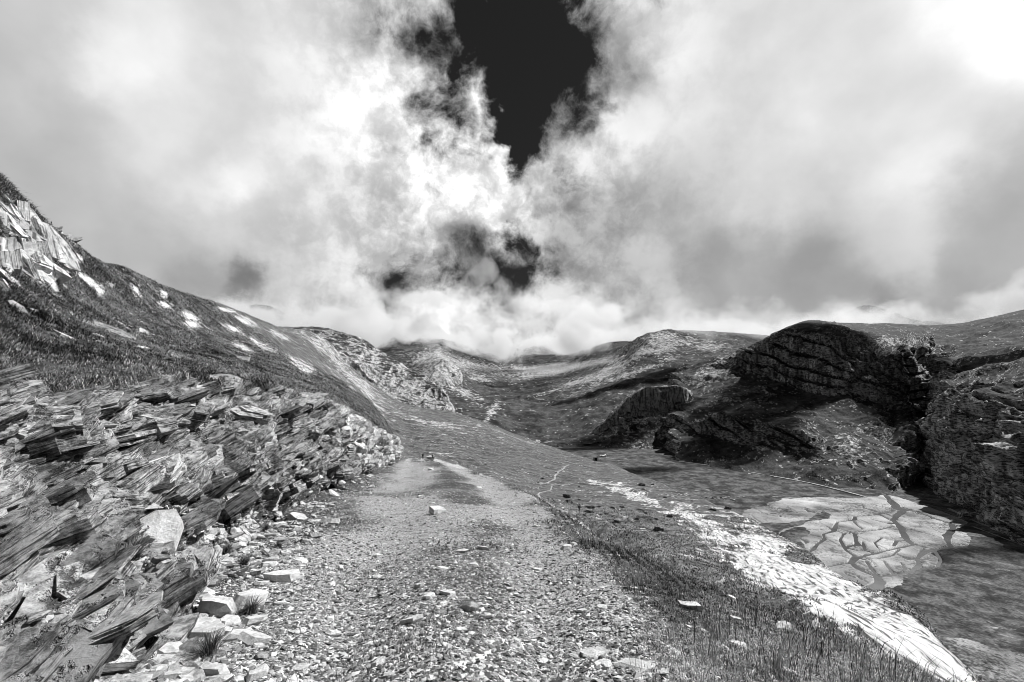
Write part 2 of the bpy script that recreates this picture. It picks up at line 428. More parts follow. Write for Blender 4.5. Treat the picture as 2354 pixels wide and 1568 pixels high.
dist = np.linalg.norm(G - np.array([0, 0, CAMZ]), axis=-1)
spac = np.maximum(dist / 455 * 1.3, 0.015)
# road corridor weight (kept smoother)
edge = 0.45 * fbm(G, 2.2, 4, 901)
roadw = sstep(cc + edge, 6.1, 6.9) * (1 - sstep(cc + 1.3 * edge, 8.7, 9.6)) * (1 - sstep(rr, 7.5, 8.5))
slopeR = sstep(cc, 10.2, 11.0)
N0 = grid_normals(G)
flatp = G.copy()
d1 = fbm(G, 24.0, 4, 11, 0.55, spacing=spac) * 1.3 * sstep(dist, 14, 60)
d2 = fbm(G, 4.0, 4, 21, 0.55, spacing=spac) * 0.30 * sstep(dist, 4, 16) * (1 - .75 * slopeR * (1 - sstep(dist, 18, 40)))
d3 = fbm(G, 0.7, 4, 31, 0.6, spacing=spac) * 0.07
# limestone ledges of the right-hand slope: ridges running down the fall line
q = G @ np.array([[0.29, 0.957, 0], [-0.957, 0.29, 0], [0, 0, 1]]).T      # rotate so that x runs along the bedding
ql = q * np.array([0.16, 1.0, 0.5])
d4 = fbm(ql, 1.6, 4, 41, 0.6, ridged=True, spacing=spac) * (0.10 + 0.22 * sstep(dist, 18, 45)) * slopeR
d1r = d1 + fbm(G, 7.0, 3, 51, 0.5, ridged=True, spacing=spac) * 0.5 * sstep(dist, 25, 80) * (1 - slopeR)
disp = (d1r + d2 + d3) * (1 - 0.75 * roadw) + d4
rut = -0.06 * np.exp(-((cc - 7.45) / 0.22) ** 2) - 0.06 * np.exp(-((cc - 8.6) / 0.22) ** 2) + 0.05 * np.exp(-((cc - 8.0) / 0.3) ** 2)
disp = disp + rut * (rr < 8)
# ledges of the bank: beds of uneven thickness broken into blocks that stand out or have fallen away
bk = sstep(cc, 4.02, 4.35) * (1 - sstep(cc, 5.7, 6.15)) * (1 - sstep(rr, 6.4, 7.0))
bw = G[..., 2] - 0.16 * G[..., 1] + 0.14 * fbm(G, 1.8, 3, 431)
for th_, ln_, am_, sd_ in ((0.30, 1.1, 0.17, 1), (0.12, 0.45, 0.10, 2)):
    bj = np.floor(bw / th_ + 0.6 * vnoise(G * 0.7, 433 + sd_)); z0 = np.zeros_like(bj)
    bl = np.floor(G[..., 1] / (ln_ * (0.7 + 0.03 * dist)) + 7 * _hash(bj, z0, z0, 3 + sd_) + 0.5 * vnoise(G * 1.3, 437))
    disp = disp - (0.10 * np.exp(-((cc - 4.10) / 0.08) ** 2) * (1 - sstep(rr, 4.6, 5.4))) * (rr > .6) + bk * am_ * (2 * _hash(bj, bl, z0, 5 + sd_) - 1.0) * (1 + 0.02 * dist)
# keep brow and skyline control lines in place: mild damping
G = G + N0 * disp[..., None]
def scr(p):
    q = p - np.array([0, 0, CAMZ])
    f = q[..., 1] * math.cos(PITCH) + q[..., 2] * math.sin(PITCH); f = np.where(f < .2, np.nan, f)
    return CX + FOC * q[..., 0] / f, CY - FOC * (-q[..., 1] * math.sin(PITCH) + q[..., 2] * math.cos(PITCH)) / f
SX, SY = scr(G)
# attributes
nz = grid_normals(G)[..., 2]
rock = np.full(G.shape[:2], 0.16)
big1 = fbm(flatp, 30.0, 3, 61, 0.5); med1 = fbm(flatp, 7.0, 3, 71, 0.5)
rock = rock + 0.16 * (big1 > -9) * np.clip(big1, -1, 1) + 0.10 * med1
# rocky belts of the left slope (skyline side) and outcrops
left_up = (1 - sstep(cc, 1.6, 2.8)) * sstep(cc, 0.5, 0.9)
rock += 0.05 * left_up * sstep(rr, 4.5, 6)
def blob(px, py, Y, rad, stretch=1.0, ang=0.0):
    c = P(px, py, Y)
    dx, dy = G[..., 0] - c[0], G[..., 1] - c[1]
    ca, sa = math.cos(ang), math.sin(ang)
    u, v = dx * ca + dy * sa, -dx * sa + dy * ca
    return np.exp(-((u / rad) ** 2 + (v / (rad * stretch)) ** 2))
# bright limestone apron right of the verge, mottled with grass tongues
apr = sstep(cc + .5 * fbm(flatp, 9.0, 3, 941), 11.0, 12.0) * (1 - sstep(rr, 4.9, 6.6))
apr2 = np.zeros(G.shape[:2])
for ox, oy, orx, ory, oa in [(1480,1150,100,13,.45),(1620,1212,110,28,.6),(1765,1290,135,62,.66),(1905,1368,125,66,.68),(2035,1442,115,60,.7),(2140,1506,100,46,.7),(1400,1120,60,7,.3),(1330,1205,40,8,.5)]:
    ca, sa = math.cos(oa), math.sin(oa); ux, uy = SX - ox, SY - oy
    apr2 = np.maximum(apr2, np.nan_to_num(np.exp(-(((ux * ca + uy * sa) / orx) ** 2 + ((-ux * sa + uy * ca) / ory) ** 2) ** 1.2)))
rock += 0.10 * apr + (0.46 + 0.75 * fbm(flatp, 5.0, 5, 981)) * apr2 * (cc > 10.55)
rock += 0.06 * sstep(cc, 11.6, 12.6) * (1 - sstep(rr, 5.5, 7.5))
rock -= 0.30 * blob(1690, 1228, 60, 7, 1.6) 
rock += 0.20 * (sstep(rr, 8.8, 9.8)) * (1 - sstep(cc, 3.0, 5.0)) * sstep(cc, 0.8, 1.4)
rock += 0.18 * blob(1000, 985, 330, 45, 0.8) + 0.22 * blob(1180, 1000, 380, 40, 0.5)
OUT = [(30,500,45,22,.4),(57,525,42,20,.5),(93,548,42,24,.5),(33,580,42,24,.2),(93,611,20,38,-.3),(33,610,38,11,.1),(147,575,9,20,-.6),(183,595,14,10,.7),(200,645,36,11,.6),(230,671,10,16,-.5),
       (253,653,13,7,.5),(280,666,14,7,.2),(317,680,10,24,-.5),(377,678,12,10,.4),(377,701,18,8,.2),(437,728,26,10,.4),(440,745,22,9,.3),(533,755,30,9,.4),(567,738,30,9,.4),(520,712,30,6,.2),
       (310,665,12,8,.4),(600,790,40,10,.5),(640,770,30,8,.5),(690,840,40,14,.5),(560,800,30,8,.4),(160,620,12,14,.5)]
outcrop = np.zeros(G.shape[:2])
for ox, oy, orx, ory, oa in OUT:
    ca, sa = math.cos(oa), math.sin(oa); ux, uy = SX - ox, SY - oy
    outcrop = np.maximum(outcrop, np.nan_to_num(np.exp(-(((ux * ca + uy * sa) / orx) ** 2 + ((-ux * sa + uy * ca) / ory) ** 2) ** 1.5)))
outcrop *= (cc < 4.2)
rock += (0.60 - .26 * sstep(np.nan_to_num(SX), 110, 200)) * outcrop
gravel = roadw * (0.50 + 0.5 * fbm(flatp, 1.4, 4, 911))
gravel += 0.25 * (np.exp(-((cc - 7.45) / 0.33) ** 2) + np.exp(-((cc - 8.62) / 0.33) ** 2)) * (rr < 8.3)
gravel -= 0.22 * np.exp(-((cc - 8.05) / 0.22) ** 2) * (rr < 8) * sstep(rr, 3.6, 4.6)
# pale gravel bank below the road's outer edge
def polyline_d(pts):
    best = np.full(G.shape[:2], 1e9)
    for (a, b) in zip(pts[:-1], pts[1:]):
        a, b = np.array(a[:2]), np.array(b[:2]); ab = b - a
        t = np.clip(((G[..., :2] - a) @ ab) / (ab @ ab), 0, 1)
        best = np.minimum(best, np.linalg.norm(G[..., :2] - a - t[..., None] * ab, axis=-1))
    return best
sb_ = np.full(G.shape[:2], 1e9)
for (ax0, ay0), (bx0, by0) in zip([(1000, 1060), (1050, 1075), (1100, 1097), (1150, 1121)], [(1050, 1075), (1100, 1097), (1150, 1121), (1200, 1148)]):
    tt = np.clip(((SX - ax0) * (bx0 - ax0) + (SY - ay0) * (by0 - ay0)) / ((bx0 - ax0) ** 2 + (by0 - ay0) ** 2), 0, 1)
    sb_ = np.fmin(sb_, np.hypot(SX - ax0 - tt * (bx0 - ax0), SY - ay0 - tt * (by0 - ay0)) / (6 + 6 * (ax0 - 1000) / 150))
gravel += 1.1 * np.exp(-sb_ ** 2) * (cc > 9.2) * (rr > 4.6)
gravel = np.clip(gravel, 0, 1)

# bank of bare rock beside the road
bankw = sstep(cc, 3.9, 4.1) * (1 - sstep(cc, 6.0, 6.35)) * (1 - sstep(rr, 6.6, 7.2))
rock = rock - 0.02 * bankw

M_hill = mat_terrain("grass_and_limestone", fine=0.40, streak=((0, 0, R(60)), (1.8, 1.0, 1.0)), heath=0.8, grass=(0.025, 0.12), rock=(0.36, 0.64))
M_lime = mat_terrain("bare_limestone_and_turf", fine=1.2, streak=((0, 0, R(73)), (10.0, 1.0, 1.0)), grass=(0.045, 0.20), rock=(0.24, 0.68), speck=0.45, crk=(0.41, 0.47), heath=0.30, bumpd=0.10)
M_far_hill = mat_terrain("alpine_turf", fine=2.2, streak=((0, 0, R(60)), (4.0, 1.0, 1.0)), grass=(0.035, 0.18), rock=(0.3, 0.6), speck=0.8, crk=(0.40, 0.52), heath=0.16)
M_road = mat_terrain("trampled_gravel", fine=0.16, gravel=(0.07, 0.42), grass=(0.03, 0.09), rock=(0.2, 0.45))
M_bank = mat_terrain("soil_and_slate", fine=0.16, grass=(0.02, 0.085), rock=(0.07, 0.26), streak=((R(20), R(-6), 0), (5.0, 5.0, 1.0)), bumpd=0.3, speck=22.0)
M_slab = mat_rock("slate_slab", 0.08, 0.56)
M_pale = mat_rock("pale_limestone", 0.34, 0.76)
M_stone = mat_rock("loose_stone", 0.46, 0.80, False, 1.6)
M_peb = mat_island("pebble", 0.06, 0.66, 0.85, 1.9)

def cidx(v): return int(np.argmin(np.abs(cs - v)))
def ridx(v): return int(np.argmin(np.abs(rs - v)))
def slice_obj(name, r0, r1, c0, c1, mat):
    a, b, c, d = ridx(r0), ridx(r1) + 1, cidx(c0), cidx(c1) + 1
    return structure(grid_obj(name, G[a:b, c:d], mat, {'rock': rock[a:b, c:d], 'gravel': gravel[a:b, c:d]}))
slice_obj("hillside", 0, 7, 0, 4.0, M_hill)
slice_obj("rock_bank", 0, 7, 4.0, 6.4, M_bank)
slice_obj("road", 0, 7, 6.4, 9.4, M_road)
slice_obj("limestone_slope", 0, 7, 9.4, 15, M_lime)
slice_obj("far_hillside", 7, 12, 0, 15, M_far_hill)

BV = BVHTree.FromPolygons([tuple(v) for v in G.reshape(-1, 3)], [tuple(f) for f in grid_faces(NR, NC)])
def ground(x, y):
    h = BV.ray_cast(Vector((x, y, 300)), Vector((0, 0, -1)))
    return h[0] if h[0] is not None else None
def hit(px, py):
    d = Vector(ray(px, py)).normalized()
    h = BV.ray_cast(Vector((0, 0, CAMZ)), d)
    return (h[0], h[1]) if h[0] is not None else (None, None)

# ------------------------------------------------------------------ generic far lofts
def far_loft(name, px, rowsPY, rc, ccnt, mat, amp, lam, seed, rockbase=0.3, steep=0.8, ridged=0.5, curl=None, strata=None, bare=(), gully=0.0, calm=None):
    C = np.array([[P(px[i] if not isinstance(c, tuple) or len(c) == 2 else c[0], c[-2], c[-1]) for i, c in enumerate(r)] for r in rowsPY])
    if curl:
        for side in ((0, -1) if len(curl) > 3 else (0,)):
            e = C[:, side].copy(); e[:, 1] += curl[0]; e[:, 2] -= curl[1]; e[:, 0] += (curl[2] if side == 0 else -curl[2])
            C = np.concatenate([e[:, None], C], 1) if side == 0 else np.concatenate([C, e[:, None]], 1)
        ccnt = [16] + list(ccnt) + ([8] if len(curl) > 3 else [])
    r_, c_ = subdiv(rc), subdiv(ccnt)
    g = loft(C, r_, c_)
    n = grid_normals(g)
    dd = np.linalg.norm(g, axis=-1); sp = dd / 455 * 0.9
    disp = amp * ((1 - ridged) * fbm(g, lam, 7, seed, 0.6, spacing=sp) + ridged * fbm(g, lam, 7, seed + 9, 0.6, ridged=True, spacing=sp))
    r2, c2 = np.meshgrid(r_, c_, indexing='ij')
    if calm:
        disp = disp * (calm[0] + (1 - calm[0]) * sstep(1 - n[..., 2], 0.10, 0.45)) * (1 - .8 * sstep(r2, calm[1] - 1.0, calm[1]))
    if strata is not None:      # (bedding normal, thickness, amplitude)
        sn, th, sa = strata
        w = (sn(g) if callable(sn) else g @ np.array(sn)) + fbm(g, lam * 1.5, 3, seed + 30) * th * 1.2
        saw = (w / th) % 1.0
        w = w + 0.45 * th * fbm(g, th * 5, 3, seed + 70)
        lay = vnoise(np.stack([np.floor(w / th), np.zeros_like(w), np.zeros_like(w)], -1) * 1.37 + .5, seed + 40)
        disp = disp + sa * sstep(1 - n[..., 2], 0.06, 0.35) * (lay * 0.8 + sstep(saw, 0.0, 0.25) - 0.5)
    r2, c2 = np.meshgrid(r_, c_, indexing='ij')
    if gully:
        disp = disp + gully * sstep(1 - n[..., 2], 0.06, 0.35) * fbm(g * np.array([1, 1, 0.18]), lam * .5, 5, seed + 60, 0.6, ridged=True, spacing=sp)
    g = g + n * disp[..., None]
    n2 = grid_normals(g)
    rk = rockbase + steep * sstep(1 - n2[..., 2], 0.18, 0.5) + 0.25 * fbm(g, lam * 1.2, 3, seed + 20)
    X_, Y_ = scr(g)
    for ox, oy, orx, ory, oa, am in bare:
        ca, sa = math.cos(oa), math.sin(oa); ux, uy = X_ - ox, Y_ - oy
        rk = rk + am * np.nan_to_num(np.exp(-((ux * ca + uy * sa) / orx) ** 2 - ((-ux * sa + uy * ca) / ory) ** 2))
    o = structure(grid_obj(name, g, mat, {'rock': rk, 'gravel': np.zeros_like(rk)}))
    return o, g

M_far = mat_terrain("far_turf_and_rock", fine=3.0, streak=((0, R(12), R(35)), (5.0, 2.0, 1.0)), grass=(0.018, 0.09), rock=(0.24, 0.56), bumpd=0.2, speck=0.30, vert=0.8, heath=0.06)
M_mass = mat_terrain("massif_limestone", fine=2.6, streak=((R(8), R(-18), 0), (6.0, 6.0, 1.0)), grass=(0.014, 0.075), rock=(0.17, 0.60), bumpd=0.25, speck=0.22, vert=0.5, crk=(0.40, 0.54))
M_valley = mat_terrain("valley_turf", fine=5.0, streak=((0, R(25), R(15)), (5.0, 2.0, 1.0)), grass=(0.018, 0.085), rock=(0.22, 0.56), bumpd=0.2, speck=0.13, vert=0.3, heath=0.02)

# dome hill with the dark cliff band (left of the valley)
far_loft("rocky_dome_hill", [600, 700, 785, 830, 870, 930, 985, 1020, 1041, 1060],
 [[(900, 470), (900, 470), (900, 470), (930, 470), (950, 470), (980, 480), (990, 490), (990, 500), (985, 510), (980, 530)],
  [(800, 480), (815, 480), (850, 480), (880, 480), (905, 480), (935, 485), (945, 495), (948, 505), (950, 515), (960, 535)],
  [(775, 486), (785, 486), (822, 486), (850, 488), (880, 490), (918, 492), (932, 500), (940, 508), (947, 517), (958, 540)],
  [(762, 530), (768, 530), (790, 525), (812, 520), (845, 520), (880, 520), (905, 520), (925, 520), (945, 522), (957, 545)],
  [(600, 755, 590), (700, 753, 590), (785, 764, 580), (815, 773, 575), (845, 790, 570), (911, 830, 560), (985, 871, 545), (1018, 895, 535), (1041, 944, 528), (1050, 957, 550)],
  [(600, 800, 680), (700, 800, 680), (785, 815, 670), (815, 825, 665), (841, 840, 660), (905, 880, 650), (975, 920, 630), (1005, 940, 620), (1030, 980, 610), (1045, 990, 630)]],
 [10, 30, 40, 40, 20], [40, 40, 26, 24, 36, 32, 24, 18, 14], M_far, 4.0, 30, 101, 0.40, 0.55, 0.6, gully=3.0)

# valley head
vp = [600, 780, 870, 930, 1000, 1060, 1120, 1200, 1300, 1400, 1500, 1600, 1760, 1900]
far_loft("valley_head", vp,
 [[(990, 560), (990, 560), (990, 560), (990, 560), (990, 570), (985, 580), (985, 590), (1012, 600), (1022, 590), (1020, 600), (1015, 640), (1015, 680), (1015, 720), (1015, 740)],
  [(960, 620), (960, 620), (960, 620), (965, 620), (965, 620), (960, 625), (968, 630), (1000, 630), (1012, 620), (1003, 630), (1000, 680), (1000, 720), (1000, 760), (1000, 780)],
  [(930, 750), (930, 750), (930, 750), (935, 750), (935, 750), (940, 740), (942, 730), (962, 720), (966, 720), (950, 720), (930, 760), (920, 800), (910, 850), (910, 880)],
  [(900, 900), (900, 900), (905, 900), (905, 900), (900, 900), (905, 930), (908, 950), (918, 920), (915, 880), (890, 860), (865, 880), (850, 920), (850, 950), (850, 980)],
  [(870, 1100), (870, 1100), (875, 1100), (848, 1100), (822, 1100), (872, 1180), (888, 1250), (888, 1300), (880, 1250), (855, 1150), (808, 1100), (802, 1150), (800, 1200), (800, 1250)],
  [(845, 1500), (845, 1500), (840, 1500), (850, 1500), (850, 1500), (855, 1600), (862, 1700), (868, 1800), (860, 1700), (825, 1500), (766, 1350), (764, 1400), (772, 1450), (780, 1500)],
  [(845, 2300), (840, 2300), (800, 2300), (770, 2300), (780, 2300), (790, 2400), (800, 2500), (815, 2500), (815, 2400), (790, 2100), (790, 1800), (795, 1800), (800, 1800), (810, 1800)],
  [(850, 2900), (840, 2900), (820, 2900), (820, 2900), (820, 2900), (820, 3000), (820, 3100), (820, 3100), (820, 3000), (800, 2700), (830, 2200), (850, 2200), (850, 2200), (850, 2200)],
  [(900, 3300), (890, 3300), (850, 3300), (850, 3300), (850, 3300), (850, 3400), (850, 3500), (850, 3500), (850, 3400), (850, 3100), (900, 2500), (900, 2500), (900, 2500), (900, 2500)]],
 [8, 20, 30, 40, 46, 40, 40, 10], [10, 24, 24, 30, 30, 28, 32, 36, 36, 36, 36, 40, 20], M_valley, 25, 210, 131, 0.20, 0.75, 0.65, gully=14, calm=(.6, 20), bare=[(1375, 832, 150, 8, -.23, .55), (1440, 862, 140, 9, -.33, .45), (1330, 880, 120, 7, -.3, .35), (1250, 845, 60, 8, -.1, .4), (1100, 870, 40, 8, .3, .5), (995, 860, 38, 55, 0, .55), (1075, 905, 60, 16, .5, .35), (1180, 850, 130, 14, .1, .35), (1430, 835, 90, 12, -.5, .35), (1520, 792, 30, 26, .3, .5), (1130, 945, 12, 40, .5, .4), (1640, 800, 70, 14, .2, .3)])  # bare scree and crags; the right ridge strip is sunlight painted as pale rock

# hump with pale cliff
far_loft("pale_cliff_hump", [1240, 1330, 1420, 1458, 1495, 1540, 1575, 1610, 1680],
 [[(1050, 590), (1060, 560), (1065, 550), (1065, 550), (1065, 550), (1060, 550), (1055, 550), (1050, 550), (1045, 560)],
  [(1018, 608), (1020, 596), (1002, 600), (992, 600), (985, 600), (980, 600), (980, 600), (985, 600), (975, 640)],
  [(1016, 622), (1014, 618), (968, 628), (952, 630), (946, 632), (946, 632), (952, 634), (962, 640), (950, 680)],
  [(1015, 636), (1010, 632), (938, 640), (903, 640), (891, 640), (889, 640), (895, 645), (918, 655), (930, 700)],
  [(1018, 660), (1015, 660), (940, 700), (905, 710), (893, 715), (891, 715), (898, 720), (922, 730), (935, 760)],
  [(1030, 700), (1030, 700), (980, 780), (960, 800), (950, 800), (950, 800), (960, 800), (960, 800), (960, 820)]],
 [16, 24, 34, 12, 8], [36, 40, 24, 24, 26, 22, 22, 24], M_far, 5.0, 34, 161, 0.22, 0.9, 0.6, gully=4, bare=[(1520, 930, 70, 35, 0, .4)], curl=(90, 30, 10, 1))  # cliff rock, lightened in colour to stand in for sun on its face

# folded massif
mp_ = [1560, 1640, 1700, 1762, 1835, 1902, 1960, 2002, 2050, 2100, 2150, 2200, 2260, 2353, 2480, 2650]
far_loft("folded_massif", mp_,
 [[(1092, 455), (1099, 438), (1110, 414), (1122, 393), (1136, 371), (1143, 361), (1145, 358), (1147, 355), (1167, 328), (1175, 319), (1187, 306), (1197, 296), (1219, 276), (1265, 242), (1327, 208), (1407, 175)],
  [(1000, 560), (1000, 535), (1005, 505), (1012, 478), (1030, 440), (1048, 410), (1055, 398), (1066, 390), (1095, 382), (1112, 400), (1120, 362), (1100, 318), (1110, 296), (1120, 266), (1150, 230), (1200, 195)],
  [(985, 580), (972, 546), (970, 516), (978, 486), (992, 448), (1040, 420), (1042, 408), (1050, 402), (1070, 396), (1080, 418), (1060, 392), (960, 345), (945, 325), (930, 300), (930, 262), (920, 222)],
  [(930, 650), (905, 630), (915, 590), (930, 545), (945, 505), (962, 480), (976, 464), (986, 458), (1000, 458), (1010, 500), (990, 500), (905, 395), (885, 368), (862, 348), (850, 310), (830, 270)],
  [(880, 740), (848, 715), (850, 680), (862, 635), (884, 590), (902, 545), (908, 528), (916, 520), (930, 518), (942, 560), (895, 595), (852, 495), (840, 475), (815, 450), (800, 410), (780, 370)],
  [(872, 760), (834, 738), (816, 715), (798, 662), (768, 610), (778, 565), (800, 552), (815, 545), (822, 548), (818, 598), (805, 640), (800, 620), (786, 606), (765, 590), (745, 560), (720, 520)],
  [(860, 800), (820, 780), (803, 765), (780, 740), (747, 705), (744, 780), (746, 820), (747, 830), (747, 830), (748, 830), (748, 830), (745, 800), (735, 780), (715, 760), (690, 740), (660, 700)],
  [(900, 900), (870, 900), (850, 900), (830, 900), (800, 900), (790, 1000), (790, 1000), (790, 1000), (790, 1000), (790, 1000), (790, 1000), (790, 1000), (780, 1000), (760, 1000), (740, 1000), (700, 1000)]],
 [44, 40, 58, 48, 74, 44, 8], [32, 32, 40, 54, 56, 50, 40, 42, 44, 46, 46, 50, 62, 30, 16], M_mass, 19, 80, 191, 0.14, 0.85, 0.65, curl=(300, 60, 60), gully=10, calm=(.55, 6), bare=[(1650, 840, 60, 18, -.6, .6), (1950, 1030, 55, 40, .6, .5), (2060, 785, 90, 10, .1, .5), (2000, 865, 90, 26, .25, .45), (2260, 1060, 90, 110, .4, .8), (2130, 860, 40, 30, -.5, .4), (1720, 1020, 60, 10, .3, .4), (1880, 800, 20, 50, .2, .3)],  # bare rock and scree; far-right slab made paler to imitate sunlight on it
 strata=(lambda g: np.sqrt((g[..., 0] - 500) ** 2 + 1.4 * (g[..., 2] - 75) ** 2 + 0.02 * (g[..., 1] - 500) ** 2), 12.0, 8.0))

# distant peaks half lost in cloud
far_loft("distant_peak", [1860, 1920, 1960, 1992, 2040, 2100, 2180, 2260],
 [[(790, 1600)] * 8, [(768, 1900), (742, 1900), (728, 1900), (720, 1900), (728, 1900), (742, 1900), (752, 1900), (760, 1900)],
  [(760, 2100), (736, 2100), (716, 2100), (705, 2100), (716, 2100), (736, 2100), (748, 2100), (755, 2100)], [(800, 2400)] * 8],
 [10, 20, 6], [16] * 7, M_valley, 16, 150, 231, 0.1, 0.4)
far_loft("distant_snow_ridge", [380, 440, 500, 545, 600, 640, 690, 760],
 [[(800, 1500)] * 8, [(790, 1800), (745, 1800), (725, 1800), (722, 1800), (722, 1800), (735, 1800), (765, 1800), (790, 1800)],
  [(780, 2000), (722, 2000), (710, 2000), (706, 2000), (703, 2000), (715, 2000), (750, 2000), (790, 2000)], [(820, 2300)] * 8],
 [10, 20, 6], [16] * 7, M_valley, 10, 120, 251, 0.1, 0.3)

# ------------------------------------------------------------------ plain
def on_plain(px, py, z=PZ):
    d = ray(px, py); d = np.atleast_2d(d)
    t = (z - CAMZ) / d[:, 2]
    q = d * t[:, None]; q[:, 2] = z
    return q
M_plain = mat_terrain("plain_turf", fine=3.0, streak=((0, 0, R(-20)), (6.0, 1.0, 1.0)), grass=(0.02, 0.13), rock=(0.2, 0.42), gravel=(0.20, 0.40), bumpd=0.05, tone=True, heath=0.10)
def z8(pts): return [(1723.6 + .26748 * a[0], 1091.6 + .26748 * a[1]) + tuple(a[2:]) for a in pts]
SAND = z8([(1160,165),(1100,185),(900,205),(700,195),(450,195),(300,205),(180,240),(80,280),(-60,310),(-60,480),(60,430),(300,410),(500,395),(560,340),(640,320),(690,345),(640,385),(520,400),
 (400,440),(300,470),(250,520),(380,455),(480,455),(520,490),(430,545),(440,600),(480,665),(560,800),(900,1050),(1090,1150),(1130,1075),(1075,1000),(1110,980),(1230,970),(1325,930),(1320,870),(1400,830),
 (1500,790),(1620,780),(1630,740),(1590,660),(1580,640),(1720,620),(1900,620),(1920,590),(1900,550),(1850,500),(1800,480),(1840,430),(1880,410),(1800,370),(1600,300),(1400,235),(1270,195)])
CH = [[(1150,160,30),(1220,230,70),(1270,290,75),(1320,300,50)],
 [(1320,285,40),(1480,330,35),(1620,385,30),(1740,420,35),(1740,460,40),(1690,520,60),(1700,570,40),(1730,615,30),(1600,640,25),(1500,650,60)],
 [(1310,310,50),(1260,350,50),(1230,385,40),(1280,430,50),(1310,480,50),(1340,540,50),(1390,590,50),(1500,620,50)],
 [(1230,310,20),(1110,330,20),(1060,345,12),(900,355,15),(900,385,25),(750,405,14),(730,450,25),(720,480,35),(630,505,18),(640,550,22),(580,590,25),(540,640,25),(480,670,25)],
 [(1110,335,15),(1180,375,12),(1230,400,15)], [(890,400,12),(930,440,10),(970,465,7)],
 [(730,480,20),(800,500,14),(900,490,12),(1100,470,14),(1230,440,22)], [(810,500,16),(775,550,14),(800,600,18),(830,650,22),(910,700,22)],
 [(900,500,25),(910,560,30),(930,600,45),(860,605,20),(810,630,18)], [(970,570,12),(990,650,16)], [(1130,540,10),(1070,580,12),(1110,640,12)],
 [(1390,600,35),(1250,630,30),(1120,660,25),(1000,690,28),(910,710,30)], [(1350,560,35),(1260,560,25),(1230,610,18)],
 [(1280,640,18),(1220,690,16),(1100,715,22),(960,720,22)], [(910,700,40),(870,750,55),(930,800,45),(1000,840,30),(1090,870,40)],
 [(860,755,18),(760,765,16),(620,800,16)], [(1500,650,50),(1440,710,25),(1450,770,28),(1380,830,25),(1250,855,28),(1100,870,35)],
 [(1500,640,30),(1590,650,15),(1640,730,10),(1610,785,10),(1480,795,12)], [(1000,740,12),(1050,810,16),(1085,860,20)], [(1150,740,9),(1230,845,9)], [(1310,760,11),(1330,820,9)],
 [(1090,870,60),(1120,910,90),(1080,960,110),(1020,1030,130),(1000,1120,130)]]
def inside(x, y, poly):
    c = np.zeros(x.shape, bool); n = len(poly)
    for k in range(n):
        (x1, y1), (x2, y2) = poly[k][:2], poly[(k + 1) % n][:2]
        with np.errstate(divide='ignore', invalid='ignore'):
            c ^= ((y1 > y) != (y2 > y)) & (x < (x2 - x1) * (y - y1) / (y2 - y1) + x1)
    return c
xs = np.concatenate([np.linspace(-250, 88, 40), np.arange(90, 322, 0.55), np.linspace(325, 1000, 70)])
ys = np.concatenate([np.linspace(-300, 100, 30), np.linspace(104, 118, 6), np.arange(119, 352, 0.6), np.linspace(355, 1000, 110)])
gy, gx = np.meshgrid(ys, xs, indexing='ij')
gp = np.stack([gx, gy, np.full_like(gx, PZ)], -1)
sandw = inside(gx + 2.2 * fbm(gp, 9, 3, 331), gy + 3.0 * fbm(gp, 9, 3, 333), [tuple(on_plain(*q)[0][:2]) for q in SAND]).astype(float)
SAND2 = [(2090,1455),(2200,1468),(2353,1503),(2500,1540),(2500,1660),(2330,1660),(2200,1560)]
sand2 = inside(gx + 3 * fbm(gp, 9, 3, 335), gy + 2.0 * fbm(gp, 9, 3, 337), [tuple(on_plain(*q)[0][:2]) for q in SAND2]).astype(float)
wet = np.zeros_like(gx); wob = 1.2 * fbm(gp, 7, 3, 341)
for ch in CH:
    pts = z8(ch)
    for (a, b) in zip(pts[:-1], pts[1:]):
        pa, pb = on_plain(a[0], a[1])[0], on_plain(b[0], b[1])[0]
        wa, wb = [on_plain(q[0] + .5 * q[2] * .26748, q[1])[0][0] - on_plain(q[0], q[1])[0][0] for q in (a, b)]
        ab = (pb - pa)[:2]
        t = np.clip(((gx - pa[0]) * ab[0] + (gy - pa[1]) * ab[1]) / (ab @ ab), 0, 1)
        dd = np.hypot(gx - pa[0] - t * ab[0], gy - pa[1] - t * ab[1])
        w_ = 0.80 * (wa + (wb - wa) * t) + 0.35
        wet = np.maximum(wet, 1 - sstep(dd + wob * np.minimum(1, w_ * .4), w_ * 0.55, w_ * 1.35))
for lam_, w0_, sd_ in ((20, .011, 383),):
    wet = np.maximum(wet, .72 * (1 - sstep(np.abs(fbm(gp * np.array([1, .7, 1]), lam_, 2, sd_)), w0_ * .5, w0_ * 2.2)) * sandw * (gy < 318))
gp[..., 2] += np.where(sandw > .5, fbm(gp, 14, 4, 301) * 0.16 + 0.10, fbm(gp, 40, 4, 303) * 0.5 + 0.25) - 1.1 * wet
pr = 0.10 + 0.30 * fbm(gp, 70, 4, 311)
rim = sstep(wet, .04, .16) * (1 - sstep(wet, .25, .45))
fil = 1 - sstep(np.abs(fbm(gp, 11, 3, 361)), 0.0, 0.055)
flat_tone = np.clip((0.85 + 0.9 * fbm(gp, 15, 4, 371) - .38 * (1 - sstep(np.abs(fbm(gp, 6.5, 3, 363)), 0.0, 0.05)) - .42 * fil * sstep(fbm(gp, 30, 2, 377), -.35, .05) + .55 * rim + .25 * sstep(gy, 300, 330)) * (1 - .45 * sstep(wet, .45, .6)), .25, 1.7)
structure(grid_obj("valley_plain", gp, M_plain, {'rock': pr, 'gravel': np.clip(.42 * sand2 * (1 + fbm(gp, 12, 4, 353)) + sandw * (0.72 + 0.5 * fbm(gp, 16, 4, 351)) , 0, 1), 'tone': flat_tone}))
